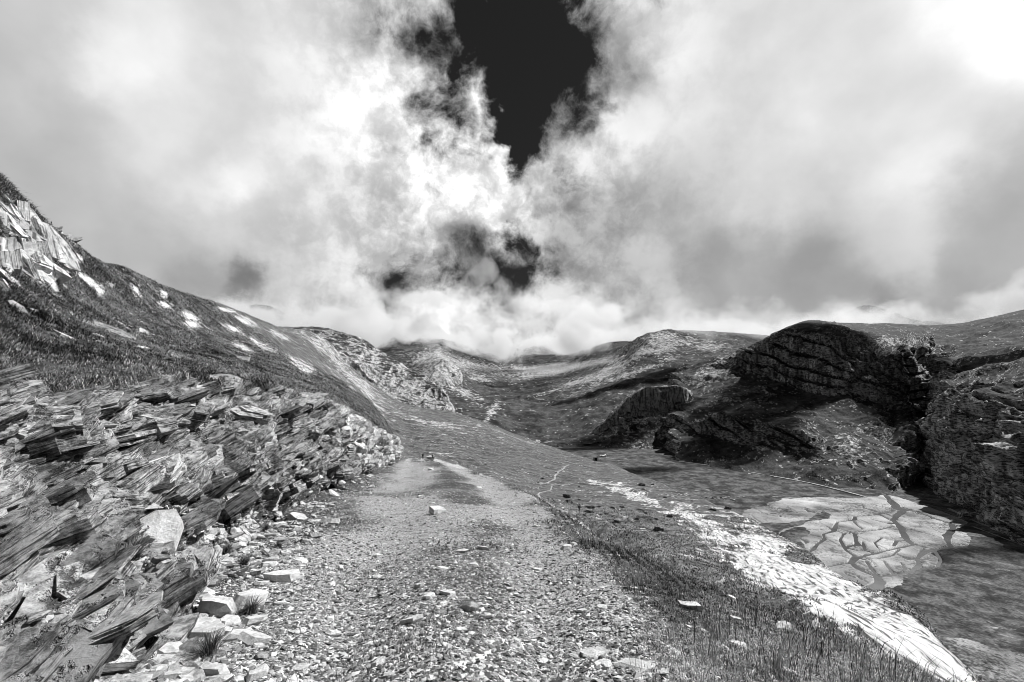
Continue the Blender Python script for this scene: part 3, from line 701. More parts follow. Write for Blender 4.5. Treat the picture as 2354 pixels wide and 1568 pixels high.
def mat_water():
    m, nt, b = new_mat("stream_water", 0.12)
    pos = nt.node('ShaderNodeNewGeometry').outputs['Position']
    nt.l.new(nt.grey(nt.ss(nt.noise(pos, .05, 4), .3, .7, .07, .12)), b.inputs['Base Color'])
    b.inputs['Specular IOR Level'].default_value = 0.5
    bump(nt, b, nt.noise(pos, 1.2, 4), 0.03, 0.5)
    return m
wv = np.array([[95, 168, PZ - .42], [318, 168, PZ - .42], [318, 350, PZ - .42], [95, 350, PZ - .42]], float)
structure(mesh_obj("stream", wv, np.array([[0, 1, 2, 3]]), mat_water(), False))
big = np.array([[-20000, -20000, -140], [20000, -20000, -140], [20000, 20000, -140], [-20000, 20000, -140]], float)
structure(mesh_obj("ground", big, np.array([[0, 1, 2, 3]]), M_plain, False, {'rock': np.full(4, .1), 'gravel': np.zeros(4), 'tone': np.ones(4)}))

# ------------------------------------------------------------------ scatter helpers
def project(p):
    q = p - np.array([0, 0, CAMZ])
    f = q[..., 1] * math.cos(PITCH) + q[..., 2] * math.sin(PITCH)
    u = -q[..., 1] * math.sin(PITCH) + q[..., 2] * math.cos(PITCH)
    f = np.where(f < 0.2, np.nan, f)
    return CX + FOC * q[..., 0] / f, CY - FOC * u / f
PX, PY = project(G)
ax_, ay_ = np.gradient(PX, axis=1), np.gradient(PY, axis=1)
bx_, by_ = np.gradient(PX, axis=0), np.gradient(PY, axis=0)
AREA = np.abs(ax_ * by_ - ay_ * bx_)
INF = (PX > -260) & (PX < 2610) & (PY > 250) & (PY < 1720)
AREA = np.where(INF & np.isfinite(AREA), np.minimum(np.nan_to_num(AREA), 400), 0)
NRM = grid_normals(G)
DU = np.gradient(G, axis=1); DV = np.gradient(G, axis=0)

def pick(mask, n):
    w = (AREA * mask).ravel(); w = w / w.sum()
    i = rng.choice(w.size, n, p=w)
    u, v = rng.uniform(-.5, .5, n)[:, None], rng.uniform(-.5, .5, n)[:, None]
    p = G.reshape(-1, 3)[i] + DU.reshape(-1, 3)[i] * u + DV.reshape(-1, 3)[i] * v
    return p, NRM.reshape(-1, 3)[i], i

def flake(r, n=7, flat=0.3, cut=0.25):
    """one angular stone: irregular outline, split faces. returns verts, tris"""
    a = np.sort((np.arange(n) + r.uniform(-.33, .33, n)) / n * 2 * np.pi)
    rad = r.uniform(0.78, 1.12, n) * (1 / (np.abs(np.cos(a)) ** 3 + np.abs(np.sin(a)) ** 3) ** (1 / 3.0))
    o = np.stack([np.cos(a) * rad, np.sin(a) * rad], -1)
    sh = r.uniform(-cut, cut, 2)
    lay = []
    for h, s_, j in ((-1, r.uniform(.7, 1.0), .10), (r.uniform(-.35, .35), 1.0, .07), (1, r.uniform(.72, .97), .12)):
        q_ = o * s_ * (1 + r.uniform(-j, j, (n, 1))) + sh * h * .5
        lay.append(np.concatenate([q_, (h + r.uniform(-.22, .22, (n, 1))) * flat], 1))
    c0 = np.array([[0, 0, -flat * 1.02]]); c1 = np.array([[*(sh * .4), flat * r.uniform(.95, 1.2)]])
    v = np.concatenate(lay + [c0, c1]); f = []
    for k in range(n):
        k2 = (k + 1) % n
        for l in (0, n): f += [(l + k, l + k2, l + n + k2), (l + k, l + n + k2, l + n + k)]
        f += [(3 * n, k2, k), (3 * n + 1, 2 * n + k, 2 * n + k2)]
    return v, np.array(f)
def stack(r, n=7):
    """a slab of several thin sheets whose edges step in and out"""
    a = np.sort((np.arange(n) + r.uniform(-.38, .38, n)) / n * 2 * np.pi)
    rad = r.uniform(0.72, 1.15, n) * (1 / (np.abs(np.cos(a)) ** 4 + np.abs(np.sin(a)) ** 4) ** (1 / 4.0))
    o = np.stack([np.cos(a) * rad, np.sin(a) * rad], -1)
    k = r.integers(2, 5); hs = np.sort(np.concatenate([[-1, 1], r.uniform(-.8, .8, k - 1)]))
    lay = []
    for i in range(k):
        q_ = o * r.uniform(.80, 1.08) * (1 + r.uniform(-.09, .09, (n, 1))) + r.uniform(-.12, .12, 2)
        for h in (hs[i] + .0, hs[i + 1] - .02):
            lay.append(np.concatenate([q_ * (1 + r.uniform(-.03, .03, (n, 1))), h + r.uniform(-.05, .05, (n, 1)) + .18 * (q_[:, :1] * r.uniform(-.4, .4))], 1))
    m_ = len(lay)
    v = np.concatenate(lay + [np.array([[0, 0, -1.0]]), np.array([[*r.uniform(-.2, .2, 2), 1.0]])]); f = []
    for q in range(n):
        q2 = (q + 1) % n
        for l in range(m_ - 1): f += [(l * n + q, l * n + q2, (l + 1) * n + q2), (l * n + q, (l + 1) * n + q2, (l + 1) * n + q)]
        f += [(m_ * n, q2, q), (m_ * n + 1, (m_ - 1) * n + q, (m_ - 1) * n + q2)]
    return v, np.array(f)
def small_pebble(r):
    v = np.array([[1, 0, 0], [0, 1, 0], [-1, 0, 0], [0, -1, 0], [0, 0, .6], [0, 0, -.6]]) * r.uniform(.6, 1.15, (6, 3)) + r.uniform(-.16, .16, (6, 3))
    f = np.array([[0, 1, 4], [1, 2, 4], [2, 3, 4], [3, 0, 4], [1, 0, 5], [2, 1, 5], [3, 2, 5], [0, 3, 5]])
    return v, f
def merge(templates, tid, M3, pos, lz=None):
    V, F, off, Z = [], [], 0, []
    for k, (v, f) in enumerate(templates):
        s_ = np.nonzero(tid == k)[0]
        if len(s_) == 0: continue
        vv = np.einsum('nij,vj->nvi', M3[s_], v) + pos[s_][:, None]
        ff = f[None] + (np.arange(len(s_)) * len(v))[:, None, None] + off
        if lz is not None: Z.append((v[None, :, 2] * np.linalg.norm(M3[s_][:, :, 2], axis=-1)[:, None] + lz[s_][:, None]).ravel())
        V.append(vv.reshape(-1, 3)); F.append(ff.reshape(-1, 3)); off += len(s_) * len(v)
    if lz is not None: return np.concatenate(V), np.concatenate(F), np.concatenate(Z)
    return np.concatenate(V), np.concatenate(F)
def frames(e1, up):
    e1 = e1 - up * np.sum(e1 * up, -1, keepdims=True)
    e1 = e1 / np.linalg.norm(e1, axis=-1, keepdims=True)
    return e1, np.cross(up, e1), up
def unit(v): return v / np.linalg.norm(v, axis=-1, keepdims=True)

# ------------------------------------------------------------------ slabs of the rock bank (bedrock, part of the bank)
FL = [stack(np.random.default_rng(100 + k), n=int(6 + k % 4)) for k in range(60)]
toe = 5.38 + 0.45 * fbm(flatp, 2.0, 3, 441) + 0.35 * (1 - sstep(rr, 1.6, 2.6)) + 0.25 * sstep(rr, 4.2, 5.2)
bmask = sstep(cc, 3.93, 4.08) * (1 - sstep(cc - toe, 0.0, 0.22)) * (1 - np.nan_to_num(np.exp(-((SX - 360) / 95) ** 2 - ((SY - 1270) / 95) ** 2))) * (1 - np.nan_to_num(np.exp(-(((SX - 500) / 130) ** 2 + ((SY - 1430) / 75) ** 2) ** 2))) * (rr > 0.6) * (1 - sstep(rr, 6.3, 6.9))
outc = 0.06 + 0.94 * sstep(fbm(flatp * np.array([1, .5, 1.6]), 1.3, 4, 401), -0.12, 0.14) * (1 - .6 * (1 - sstep(cc, 4.15, 4.5)) * (1 - sstep(rr, 3.4, 4.4)))
p, n, ii = pick(bmask * outc, 19000)
dist_p = np.linalg.norm(p - np.array([0, 0, CAMZ]), axis=-1)
L = np.clip(np.exp(rng.normal(math.log(0.075), 0.62, len(p))) * (0.75 + dist_p / 12), 0.03, 0.40)
T = L * rng.uniform(.10, .34, len(p)); D = L * rng.uniform(.45, .85, len(p))
rowf = rr.ravel()[ii]
tan = unit(DV.reshape(-1, 3)[ii] * np.array([1, 1, 0]))
yaw = rng.normal(0, .35, len(p))
tl = 0.36 + 0.18 * fbm(p, 3.0, 2, 411) + rng.normal(0, .07, len(p))
e1 = unit(tan * np.cos(yaw)[:, None] + np.stack([tan[:, 1], -tan[:, 0], 0 * yaw], -1) * np.sin(yaw)[:, None] + np.array([0, 0, 1]) * tl[:, None])
outw = unit(np.stack([n[:, 0], n[:, 1], 0 * yaw], -1) + np.array([1e-6, 0, 0]))
up = unit(np.array([0, 0, 1.0]) + outw * (0.10 + rng.normal(0, .10, len(p)))[:, None] - e1 * tl[:, None])
a1, a2, a3 = frames(e1, up)
M3 = np.stack([a1 * L[:, None], a2 * D[:, None], a3 * T[:, None]], -1)
L = np.minimum(L, .06 * dist_p)
bigs = rng.uniform(0, 1, len(p)) < 0.05
L = np.where(bigs, np.minimum(rng.uniform(.16, .42, len(p)), .065 * dist_p), L); D = np.where(bigs, L * rng.uniform(.6, .95, len(p)), D); T = np.where(bigs, L * rng.uniform(.10, .30, len(p)), T)
M3 = np.stack([a1 * L[:, None], a2 * D[:, None], a3 * T[:, None]], -1)
pos = p - outw * (D * np.where(bigs, rng.uniform(.05, .6, len(p)), rng.uniform(-.25, .8, len(p))))[:, None]
kx, ky = scr(pos)
keep = ~((((kx - 350) / 105) ** 2 + ((ky - 1240) / 90) ** 2 < 1) | (((kx - 490) / 150) ** 2 + ((ky - 1440) / 85) ** 2 < 1))
p, M3, pos, rowf, ii = p[keep], M3[keep], pos[keep], rowf[keep], ii[keep]
pale = rowf > 5.0 + .35 * (cc.ravel()[ii] - 4.5)
tid_, lz_ = rng.integers(0, 60, len(p)), rng.uniform(0, 50, len(p))
VP, FP, LP = merge(FL, tid_[pale], M3[pale], pos[pale], lz_[pale])
structure(mesh_obj("pale_rock_face", VP, FP, M_pale, False, {"lz": LP}))
V, F, LZ = merge(FL, tid_[~pale], M3[~pale], pos[~pale], lz_[~pale])
om = (outcrop > .45) & (rr < 7) & (np.nan_to_num(SX, nan=-9) < 135)
p, n, ii = pick(om * 1.0 + .018 * (cc > 1) * (cc < 3.9) * (rr > .8) * (rr < 7) * sstep(fbm(flatp, 5.0, 3, 951), .12, .3), 900)
dk = np.linalg.norm(p, axis=-1)
L = np.clip(np.exp(rng.normal(math.log(0.0095), .65, len(p))) * dk, .05, .9); D = L * rng.uniform(.5, .9, len(p)); T = L * rng.uniform(.12, .4, len(p))
az = rng.normal(1.2, .4, len(p))
a1, a2, a3 = frames(np.stack([np.cos(az), np.sin(az), .12 + 0 * az], -1), unit(n + rng.normal(0, .22, n.shape)))
V2, F2, LZ2 = merge(FL, rng.integers(0, 60, len(p)), np.stack([a1 * L[:, None], a2 * D[:, None], a3 * T[:, None]], -1), p - n * (T * .75)[:, None], rng.uniform(0, 50, len(p)))
structure(mesh_obj("rock_ledges", V, F, M_slab, False, {"lz": LZ}))
structure(mesh_obj("rock_outcrops", V2, F2, M_pale, False, {"lz": LZ2}))

rb = sstep(cc - toe, -.25, .1) * (1 - sstep(cc + edge, 6.6, 7.1)) * (rr > .6) * (rr < 6.6)
p, n, ii = pick(rb * (.12 + .88 * sstep(fbm(flatp, 1.1, 3, 451), -.2, .2)), 6500)
dk = np.linalg.norm(p - np.array([0, 0, CAMZ]), axis=-1)
L = np.clip(np.exp(rng.normal(math.log(0.020), .55, len(p))) * (.7 + dk / 10), .012, .11)
az = rng.normal(.6, .8, len(p))
a1, a2, a3 = frames(np.stack([np.cos(az), np.sin(az), 0 * az], -1), unit(n * .6 + np.array([0, 0, .5]) + rng.normal(0, .3, n.shape)))
FK = [flake(np.random.default_rng(200 + k), n=int(5 + k % 4), flat=1.0, cut=.3) for k in range(40)]
V, F = merge(FK, rng.integers(0, 40, len(p)), np.stack([a1 * L[:, None], a2 * (L * rng.uniform(.4, .85, len(p)))[:, None], a3 * (L * rng.uniform(.12, .35, len(p)))[:, None]], -1), p + n * (L * .15)[:, None])
M_rub = mat_rock("rubble_stone", 0.20, 0.66, False, 2.0)
tag(mesh_obj("rubble", V, F, M_rub, False), "pale slate rubble spilling from the rock bank to the road edge", "rubble", kind='stuff')

# ------------------------------------------------------------------ gravel on the road (stuff)
PB = [small_pebble(np.random.default_rng(300 + k)) for k in range(24)]
gm = np.clip(roadw * (0.25 + gravel), 0, 1) * (rr > 0.5) + (0.5 * sstep(cc, 5.4, 6.1) * (1 - sstep(cc, 6.6, 7.0)) + 0.28 * sstep(cc, 3.95, 4.1) * (1 - sstep(cc, 6.2, 6.6))) * (rr > .5) * (rr < 7) + 0.6 * (gravel > .35) * (cc > 9.4) * (rr < 8)
p, n, ii = pick(gm, 140000)
dist_p = np.linalg.norm(p - np.array([0, 0, CAMZ]), axis=-1)
r_ = np.clip(np.exp(rng.normal(math.log(0.0078), 0.62, len(p))), 0.004, 0.032)
r_ = np.maximum(r_, dist_p / 455 * 0.5)
az = rng.uniform(0, 2 * np.pi, len(p))
a1, a2, a3 = frames(np.stack([np.cos(az), np.sin(az), 0 * az], -1), unit(n + rng.normal(0, .25, n.shape)))
M3 = np.stack([a1 * (r_ * rng.uniform(.9, 1.7, len(p)))[:, None], a2 * r_[:, None], a3 * (r_ * rng.uniform(.45, .9, len(p)))[:, None]], -1)
V, F = merge(PB, rng.integers(0, 24, len(p)), M3, p + n * (r_ * .12)[:, None])
tag(mesh_obj("gravel", V, F, M_peb, False), "pale slaty gravel strewn over the mountain road", "gravel", kind='stuff')

# ------------------------------------------------------------------ grass (stuff)
def mat_grass():
    m, nt, b = new_mat("grass_blades", 0.6)
    t = nt.attr('tone')
    nt.l.new(nt.grey(t), b.inputs['Base Color'])
    return m
M_grass = mat_grass()
def blades(name, mask, n, hgt, wid, label, drop=None, dark=(0.018, 0.16), dry=0.16, lean=0.45, clump=None):
    p, nn, ii = pick(mask, n)
    dd = np.linalg.norm(p - np.array([0, 0, CAMZ]), axis=-1)
    if clump is not None:     # gather the blades into tussocks
        cell = clump
        k = np.floor(p / cell)
        cx_ = (k + .5 + .35 * np.stack([_hash(k[:, 0], k[:, 1], k[:, 2], 7 + j) * 2 - 1 for j in range(3)], -1)) * cell
        w_ = rng.uniform(0.0, .75, len(p))[:, None]
        q2 = p + (cx_ - p) * w_ * np.array([1, 1, 0])
        # stay on the surface: slide within the tangent plane
        dv = q2 - p; dv = dv - nn * np.sum(dv * nn, -1, keepdims=True); p = p + dv
    h = hgt * (1 + dd / 45) * np.exp(rng.normal(0, .38, n)) * (0.8 + .5 * fbm(p, 1.5, 2, 511))
    w = np.maximum(wid, dd / 455 * 0.42) * rng.uniform(.7, 1.3, n)
    az = rng.uniform(0, 2 * np.pi, n)
    side = np.stack([np.cos(az), np.sin(az), 0 * az], -1)
    az2 = rng.uniform(0, 2 * np.pi, n)
    ln = np.stack([np.cos(az2), np.sin(az2), 0 * az2], -1) * rng.uniform(.1, 1.0, n)[:, None] * lean
    down = unit(np.stack([nn[:, 0], nn[:, 1], 0 * az], -1) + 1e-6)
    ln = ln + down * (0.12 if drop is None else drop)
    upv = unit(np.array([0, 0, 1.0]) + nn * .6)
    base = p - upv * 0.01
    mid = base + upv * (h * .55)[:, None] + ln * (h * .3)[:, None]
    tip = base + upv * (h * (0.85 - .4 * min(1, max(0, lean - .8) / .6) if drop is None else 0.35))[:, None] + ln * (h * 1.0)[:, None]
    if drop is not None: tip[:, 2] -= h * .5
    Vv = np.stack([base - side * w[:, None] * .5, base + side * w[:, None] * .5, mid - side * w[:, None] * .38, mid + side * w[:, None] * .38, tip], 1)
    o5 = (np.arange(n) * 5)[:, None, None]
    Fv = (np.array([[0, 1, 3], [0, 3, 2], [2, 3, 4]])[None] + o5).reshape(-1, 3)
    tone = dark[0] + (dark[1] - dark[0]) * rng.uniform(0, 1, n) ** 1.6
    tone = np.where(rng.uniform(0, 1, n) < dry * (1 + 1.8 * fbm(p, 1.3, 3, 531)), rng.uniform(.3, .7, n), tone)
    tone = tone * np.clip(1.05 + 2.4 * fbm(p, 1.6, 4, 521), .25, 2.2)
    return tag(mesh_obj(name, Vv.reshape(-1, 3), Fv, M_grass, False, {'tone': np.repeat(np.clip(tone, .015, .6), 5)}), label, "grass", kind='stuff')
bm_ = sstep(cc, 3.98, 4.1) * (1 - sstep(cc, 5.6, 6.2)) * (1 - outc) * (rr > .7) * (rr < 6.6) * sstep(fbm(flatp, .8, 3, 971), -.15, .15)
blades("grass", bm_, 16000, 0.05, 0.004, "thin grass on the soil between the ledges of the rock bank", clump=0.14, dry=.2, lean=1.0)
notrock = 1 - sstep(rock + 0.10 * med1, 0.42, 0.60)
lm = (.3 + .7 * sstep(fbm(flatp, 2.5, 4, 931), -.3, .05)) * sstep(cc, 0.8, 1.0) * (1 - sstep(cc, 3.88, 4.02)) * (rr > 0.7) * (rr < 6.8) * notrock
blades("grass", lm, 210000, 0.065, 0.005, "tussocky mountain grass on the steep slope above the rock bank", clump=0.30, dry=.32, lean=1.35)
lip = np.exp(-((cc - 3.96) / 0.06) ** 2) * (rr > 0.7) * (rr < 6.6)
blades("grass", lip, 22000, 0.11, 0.006, "long grass hanging over the lip of the rock bank", drop=0.45, clump=0.3, dry=.3)
vm = sstep(cc + 1.3 * edge, 8.6, 9.4) * (1 - sstep(cc, 10.15, 10.5)) * (.35 + .65 * sstep(fbm(flatp, 1.1, 4, 921), -.25, .1)) * (rr > 0.5) * (rr < 7.2) * (1 - sstep(gravel, .4, .6))
blades("grass", vm, 190000, 0.045, 0.0035, "dense grass and heather on the outer verge of the road", clump=0.16, dry=.34, lean=1.3)
blades("grass", vm * sstep(fbm(flatp, 1.4, 3, 961), -.1, .2), 2200, 0.17, 0.0025, "taller dry stalks standing up from the turf of the verge", clump=0.5, dry=.5, lean=.5)
sm = sstep(cc, 10.3, 10.6) * (1 - sstep(cc, 13.3, 13.8)) * (rr > 1) * (rr < 7) * (1 - sstep(rock, .40, .58)) * (1 - sstep(gravel, .35, .6))
blades("grass", sm, 80000, 0.08, 0.006, "short grass between the limestone slabs below the verge", clump=0.4, dry=.22, lean=1.2)
tm = (0.7 * sstep(fbm(flatp, 0.9, 3, 601), 0.15, 0.5) * roadw * (1.0 - .75 * gravel) * (rr > .6) * (rr < 7)
      + 0.6 * sstep(fbm(flatp, 0.8, 3, 611), 0.15, 0.35) * sstep(cc, 5.2, 5.8) * (1 - sstep(cc, 6.8, 7.2)) * (rr > .6) * (rr < 7))
blades("grass", tm, 20000, 0.032, 0.0035, "low tufts of grass growing in the gravel of the road", clump=0.12, dry=.15)

# ------------------------------------------------------------------ loose stones, each a thing
ST_MESH = []
for k in range(24):
    v, f = flake(np.random.default_rng(700 + k), n=6 + k % 4, flat=1.0, cut=0.35)
    me = bpy.data.meshes.new("loose_stone")
    me.from_pydata([tuple(x) for x in v], [], [tuple(x) for x in f]); me.materials.append(M_stone)
    ST_MESH.append(me)
def stone(pos, nrm, L, wr, th, az, label, group, name="loose_stone", mesh=None, tilt=0.12):
    o = bpy.data.objects.new(name, mesh or ST_MESH[rng.integers(0, 24)]); COL.objects.link(o)
    up = unit(np.array(nrm) + rng.normal(0, tilt, 3))[None]
    a1, a2, a3 = frames(np.array([[math.cos(az), math.sin(az), 0]]), up)
    M = np.eye(4); M[:3, 0] = a1[0] * L; M[:3, 1] = a2[0] * L * wr; M[:3, 2] = a3[0] * L * th
    M[:3, 3] = np.array(pos) + up[0] * L * th * .45
    o.matrix_world = Matrix(M.tolist())
    return tag(o, label, "stone", group)
def px_stone(px, py, wpx, wr, th, az, label, group=None, name="loose_stone", tilt=.1):
    q_, n_ = hit(px, py)
    L = wpx / FOC * (q_ - Vector((0, 0, CAMZ))).length * .5
    return stone(q_, n_, L, wr, th, az, label, group, name, tilt=tilt)

# a named few, traced from the photograph, then the rest by chance
G1, G2, G3 = "pale stones fallen at the foot of the rock bank", "loose flat stones scattered on the gravel road", "stones lying in the grass of the outer verge"
q_, n_ = hit(352, 1240)
tocam = (Vector((0, 0, CAMZ)) - q_).normalized()
Lb = 46 / FOC * (q_ - Vector((0, 0, CAMZ))).length
vb, fb = flake(np.random.default_rng(4242), n=7, flat=1.0, cut=.3)
mb2 = bpy.data.meshes.new("boulder"); mb2.from_pydata([tuple(x) for x in vb], [], [tuple(x) for x in fb]); mb2.materials.append(M_stone)
o = bpy.data.objects.new("boulder", mb2); COL.objects.link(o)
upb = unit(np.array(n_) * .5 + np.array(tocam) * .8 + np.array([0, 0, .25]))[None]
a1, a2, a3 = frames(np.array([[.2, .9, -.35]]), upb)
MM = np.eye(4); MM[:3, 0] = a1[0] * Lb; MM[:3, 1] = a2[0] * Lb * .85; MM[:3, 2] = a3[0] * Lb * .45; MM[:3, 3] = np.array(q_) + upb[0] * Lb * .32
o.matrix_world = Matrix(MM.tolist())
tag(o, "largest pale boulder, lodged among dark soil in the rock bank", "boulder")
heap = [(500,1408,67),(573,1392,58),(430,1455,60),(473,1468,75),(547,1467,46),(517,1458,35),(473,1438,40),(583,1432,40),(403,1482,32)]
for k, (x, y, w_) in enumerate(heap):
    px_stone(x, y, w_ * 1.15, rng.uniform(.5, .8), rng.uniform(.25, .42), rng.uniform(-.5, .9), "white angular block in the tight heap left of the wheel tracks", "white blocks heaped at the roadside")
for x, y, w_ in [(653,1332,66),(680,1195,45),(727,1202,30),(577,1262,28),(190,1458,44),(167,1482,36),(383,1525,50),(310,1558,50),(350,1550,48),(83,1552,34),(367,1475,24),(300,1530,40),(420,1510,34),(480,1540,30),(620,1300,34),(600,1345,30),(690,1290,30),(560,1330,26),(650,1390,30)]:
    px_stone(x, y, w_, rng.uniform(.45, .8), rng.uniform(.15, .3), rng.uniform(-.6, 1.0), "pale slaty stone at the toe of the rock bank", G1)
px_stone(1365, 1503, 62, .6, .10, .2, "flat white slab set in the gravel with a smaller slab touching it", None, "flat_slab", .04)
px_stone(1384, 1524, 36, .6, .12, .3, "small flat slab touching the flat white slab in the gravel", None, "flat_slab", .04)
px_stone(1461, 1532, 72, .5, .10, -.5, "long flat white slab at the edge of the gravel near the verge", None, "flat_slab", .04)
for x, y, w_ in [(1248,1522,24),(871,1527,32),(1060,1447,28),(988,1373,32),(1235,1310,24),(1061,1267,30),(1110,1263,28),(991,1562,18),(1528,1548,30),(930,1310,16),(1190,1420,16),(780,1470,20)]:
    px_stone(x, y, w_, rng.uniform(.45, .8), rng.uniform(.15, .3), rng.uniform(-.6, 1.0), "loose pale stone bedded in the gravel of the road", G2)
for x, y, w_ in [(1302,1262,26),(1588,1398,46),(1692,1427,26),(1698,1490,36),(1822,1555,36),(1908,1552,18),(1618,1453,18),(1665,1490,14),(1340,1290,18)]:
    px_stone(x, y, w_, rng.uniform(.45, .7), rng.uniform(.25, .4), rng.uniform(-.8, .2), "pale stone half sunk in the grass of the verge", G3)
mk = [(sstep(cc, 5.3, 5.9) * (1 - sstep(cc, 6.7, 7.1)) * (rr > .7) * (rr < 6.2), 130, "pale slaty stone at the toe of the rock bank", G1, .055, .20),
      (roadw * (cc > 6.9) * (rr > .8) * (rr < 6.5), 95, "loose pale stone bedded in the gravel of the road", G2, .035, .12),
      (sstep(cc, 9.1, 9.5) * (1 - sstep(cc, 10, 10.3)) * (rr > .8) * (rr < 6.3), 18, "pale stone half sunk in the grass of the verge", G3, .05, .16)]
for msk, cnt, lab, grp, lo, hi in mk:
    p, n, ii = pick(msk, cnt)
    for k in range(cnt):
        dk = np.linalg.norm(p[k] - np.array([0, 0, CAMZ]))
        Lk = min(lo * math.exp(rng.normal(0, .45)) * (.6 + dk / 9), hi * 1.6)
        stone(p[k], n[k], Lk, rng.uniform(.45, .85), rng.uniform(.15, .4), rng.uniform(-.8, 1.2), lab, grp, tilt=.15)

# ------------------------------------------------------------------ tussocks, each a thing
def tussock_mesh(seed, n=260, h=.24, wv=0.0028, droop=.95):
    r = np.random.default_rng(seed); V_, F_ = [], []
    for k in range(n):
        az = r.uniform(0, 6.283); ln = r.uniform(.5, 1.1) * h; rad = r.uniform(0, .05)
        d_ = np.array([math.cos(az), math.sin(az), 0]); sd_ = np.array([-d_[1], d_[0], 0]) * wv * r.uniform(.7, 1.4)
        b_ = d_ * rad; sp_ = r.uniform(.2, 1) * droop
        pts = [b_ - np.array([0, 0, .03])]
        for t in (.35, .7, 1.0): pts.append(b_ + d_ * ln * sp_ * t ** 1.5 + np.array([0, 0, ln * (t - .75 * sp_ * t * t)]))
        o_ = len(V_)
        for t, q_ in enumerate(pts[:-1]): V_ += [q_ - sd_ * (1 - .25 * t), q_ + sd_ * (1 - .25 * t)]
        V_.append(pts[-1])
        F_ += [(o_, o_ + 1, o_ + 3), (o_, o_ + 3, o_ + 2), (o_ + 2, o_ + 3, o_ + 5), (o_ + 2, o_ + 5, o_ + 4), (o_ + 4, o_ + 5, o_ + 6)]
    me = bpy.data.meshes.new("grass_tussock"); me.from_pydata([tuple(v) for v in V_], [], F_)
    a = me.attributes.new('tone', 'FLOAT', 'POINT'); a.data.foreach_set('value', np.repeat(r.uniform(.03, .16, n), 7).astype(np.float32))
    me.materials.append(M_grass); return me
TUS = [tussock_mesh(900 + k) for k in range(5)]
def tussock(px, py, s_, label, group):
    q_, n_ = hit(px, py)
    o = bpy.data.objects.new("grass_tussock", TUS[rng.integers(0, 5)]); COL.objects.link(o)
    o.location = q_; o.scale = (s_,) * 3; o.rotation_euler = (0, rng.uniform(.1, .3), rng.uniform(0, 6.28))
    return tag(o, label, "grass tuft", group)
tussock(397, 1385, 1.5, "biggest dark grass tussock below the large pale boulder", None)
for x, y, s_ in [(297,1285,1.1),(323,1268,.9),(385,1268,.9),(317,1510,.9),(480,1510,.9),(337,1455,.9),(573,1410,.8),(250,1440,.9),(520,1270,.7),(610,1220,.7),(215,1500,1.1),(450,1330,.8),(560,1300,.7),(640,1260,.6)]:
    tussock(x, y, s_, "dark grass tussock rooted in the rock bank or at its toe", "grass tussocks along the rock bank")

# ------------------------------------------------------------------ footpath and tracks
def ribbon(name, pxpts, width, mat, lift=.05, plain=False, label=None):
    q = np.array(pxpts, float); n = (len(q) - 1) * 6 + 1
    t = np.linspace(0, len(q) - 1, n)
    xy = pchip(q, t)
    pts = []
    for x, y in xy:
        h = on_plain(x, y, PZ + .3)[0] if plain else hit(x, y)[0]
        if h is not None: pts.append(np.array(h))
    pts = np.array(pts); tg = unit(np.gradient(pts, axis=0) * np.array([1, 1, 0]) + 1e-9)
    sd_ = np.stack([tg[:, 1], -tg[:, 0], 0 * tg[:, 0]], -1)
    L_, R_ = [], []
    for k in range(len(pts)):
        w_ = width * (1 + .3 * math.sin(k * 1.7)) * .5
        for s_, out in ((-1, L_), (1, R_)):
            e = pts[k] + sd_[k] * w_ * s_
            if not plain:
                g_ = ground(e[0], e[1]); e[2] = (g_[2] if g_ is not None else e[2])
            e[2] += lift; out.append(e)
    A = np.stack([np.array(L_), pts + np.array([0, 0, lift + .02]), np.array(R_)], 1)
    return structure(grid_obj(name, A, mat))
M_path = mat_flat("pale_trodden_earth", 0.26, .95, .5, 0.8)
ribbon("path", [(1307,1069),(1298,1073),(1295,1078),(1282,1085),(1281,1089),(1276,1093),(1275,1101),(1263,1107),(1255,1111),(1239,1112)], .8, M_path, .08)
ribbon("path", [(1268,1117),(1265,1127),(1250,1131),(1237,1136),(1241,1145),(1257,1154),(1276,1168),(1293,1175),(1306,1177),(1327,1178)], .5, M_path, .06)
ribbon("track", [(1560,1061),(1640,1072),(1718,1085),(1858,1110),(1930,1127),(1990,1143)], 2.2, M_path, .35, True)
ribbon("track", [(2180,1170),(2235,1197),(2300,1222),(2353,1245),(2420,1275)], 2.2, M_path, .4, True)
ribbon("track", [(2237,1212),(2300,1236),(2353,1256),(2420,1285)], 1.2, M_path, .35, True)
ribbon("track", [(1775,1142),(1830,1146),(1900,1153),(1990,1158)], 1.0, M_path, .3, True)

# ------------------------------------------------------------------ people
def skin_mesh(name, pts, edges, rad, root, sub=1):
    me = bpy.data.meshes.new(name); me.from_pydata(pts, edges, [])
    o = bpy.data.objects.new(name, me); COL.objects.link(o)
    sk = o.modifiers.new("s", 'SKIN'); sk.use_smooth_shade = True
    for i, r in enumerate(rad):
        v = me.skin_vertices[0].data[i]
        v.radius = (r, r) if not isinstance(r, tuple) else r
        v.use_root = (i == root)
    ss_ = o.modifiers.new("u", 'SUBSURF'); ss_.levels = sub; ss_.render_levels = sub
    dg = bpy.context.evaluated_depsgraph_get(); dg.update()
    m2 = bpy.data.meshes.new_from_object(o.evaluated_get(dg)); m2.name = name
    bpy.data.objects.remove(o); bpy.data.meshes.remove(me)
    return m2
M_dark = mat_flat("dark_cloth", 0.02); M_mid = mat_flat("grey_cloth", 0.14); M_white = mat_flat("pale_cloth", 0.6); M_skin = mat_flat("skin", 0.38, .6)
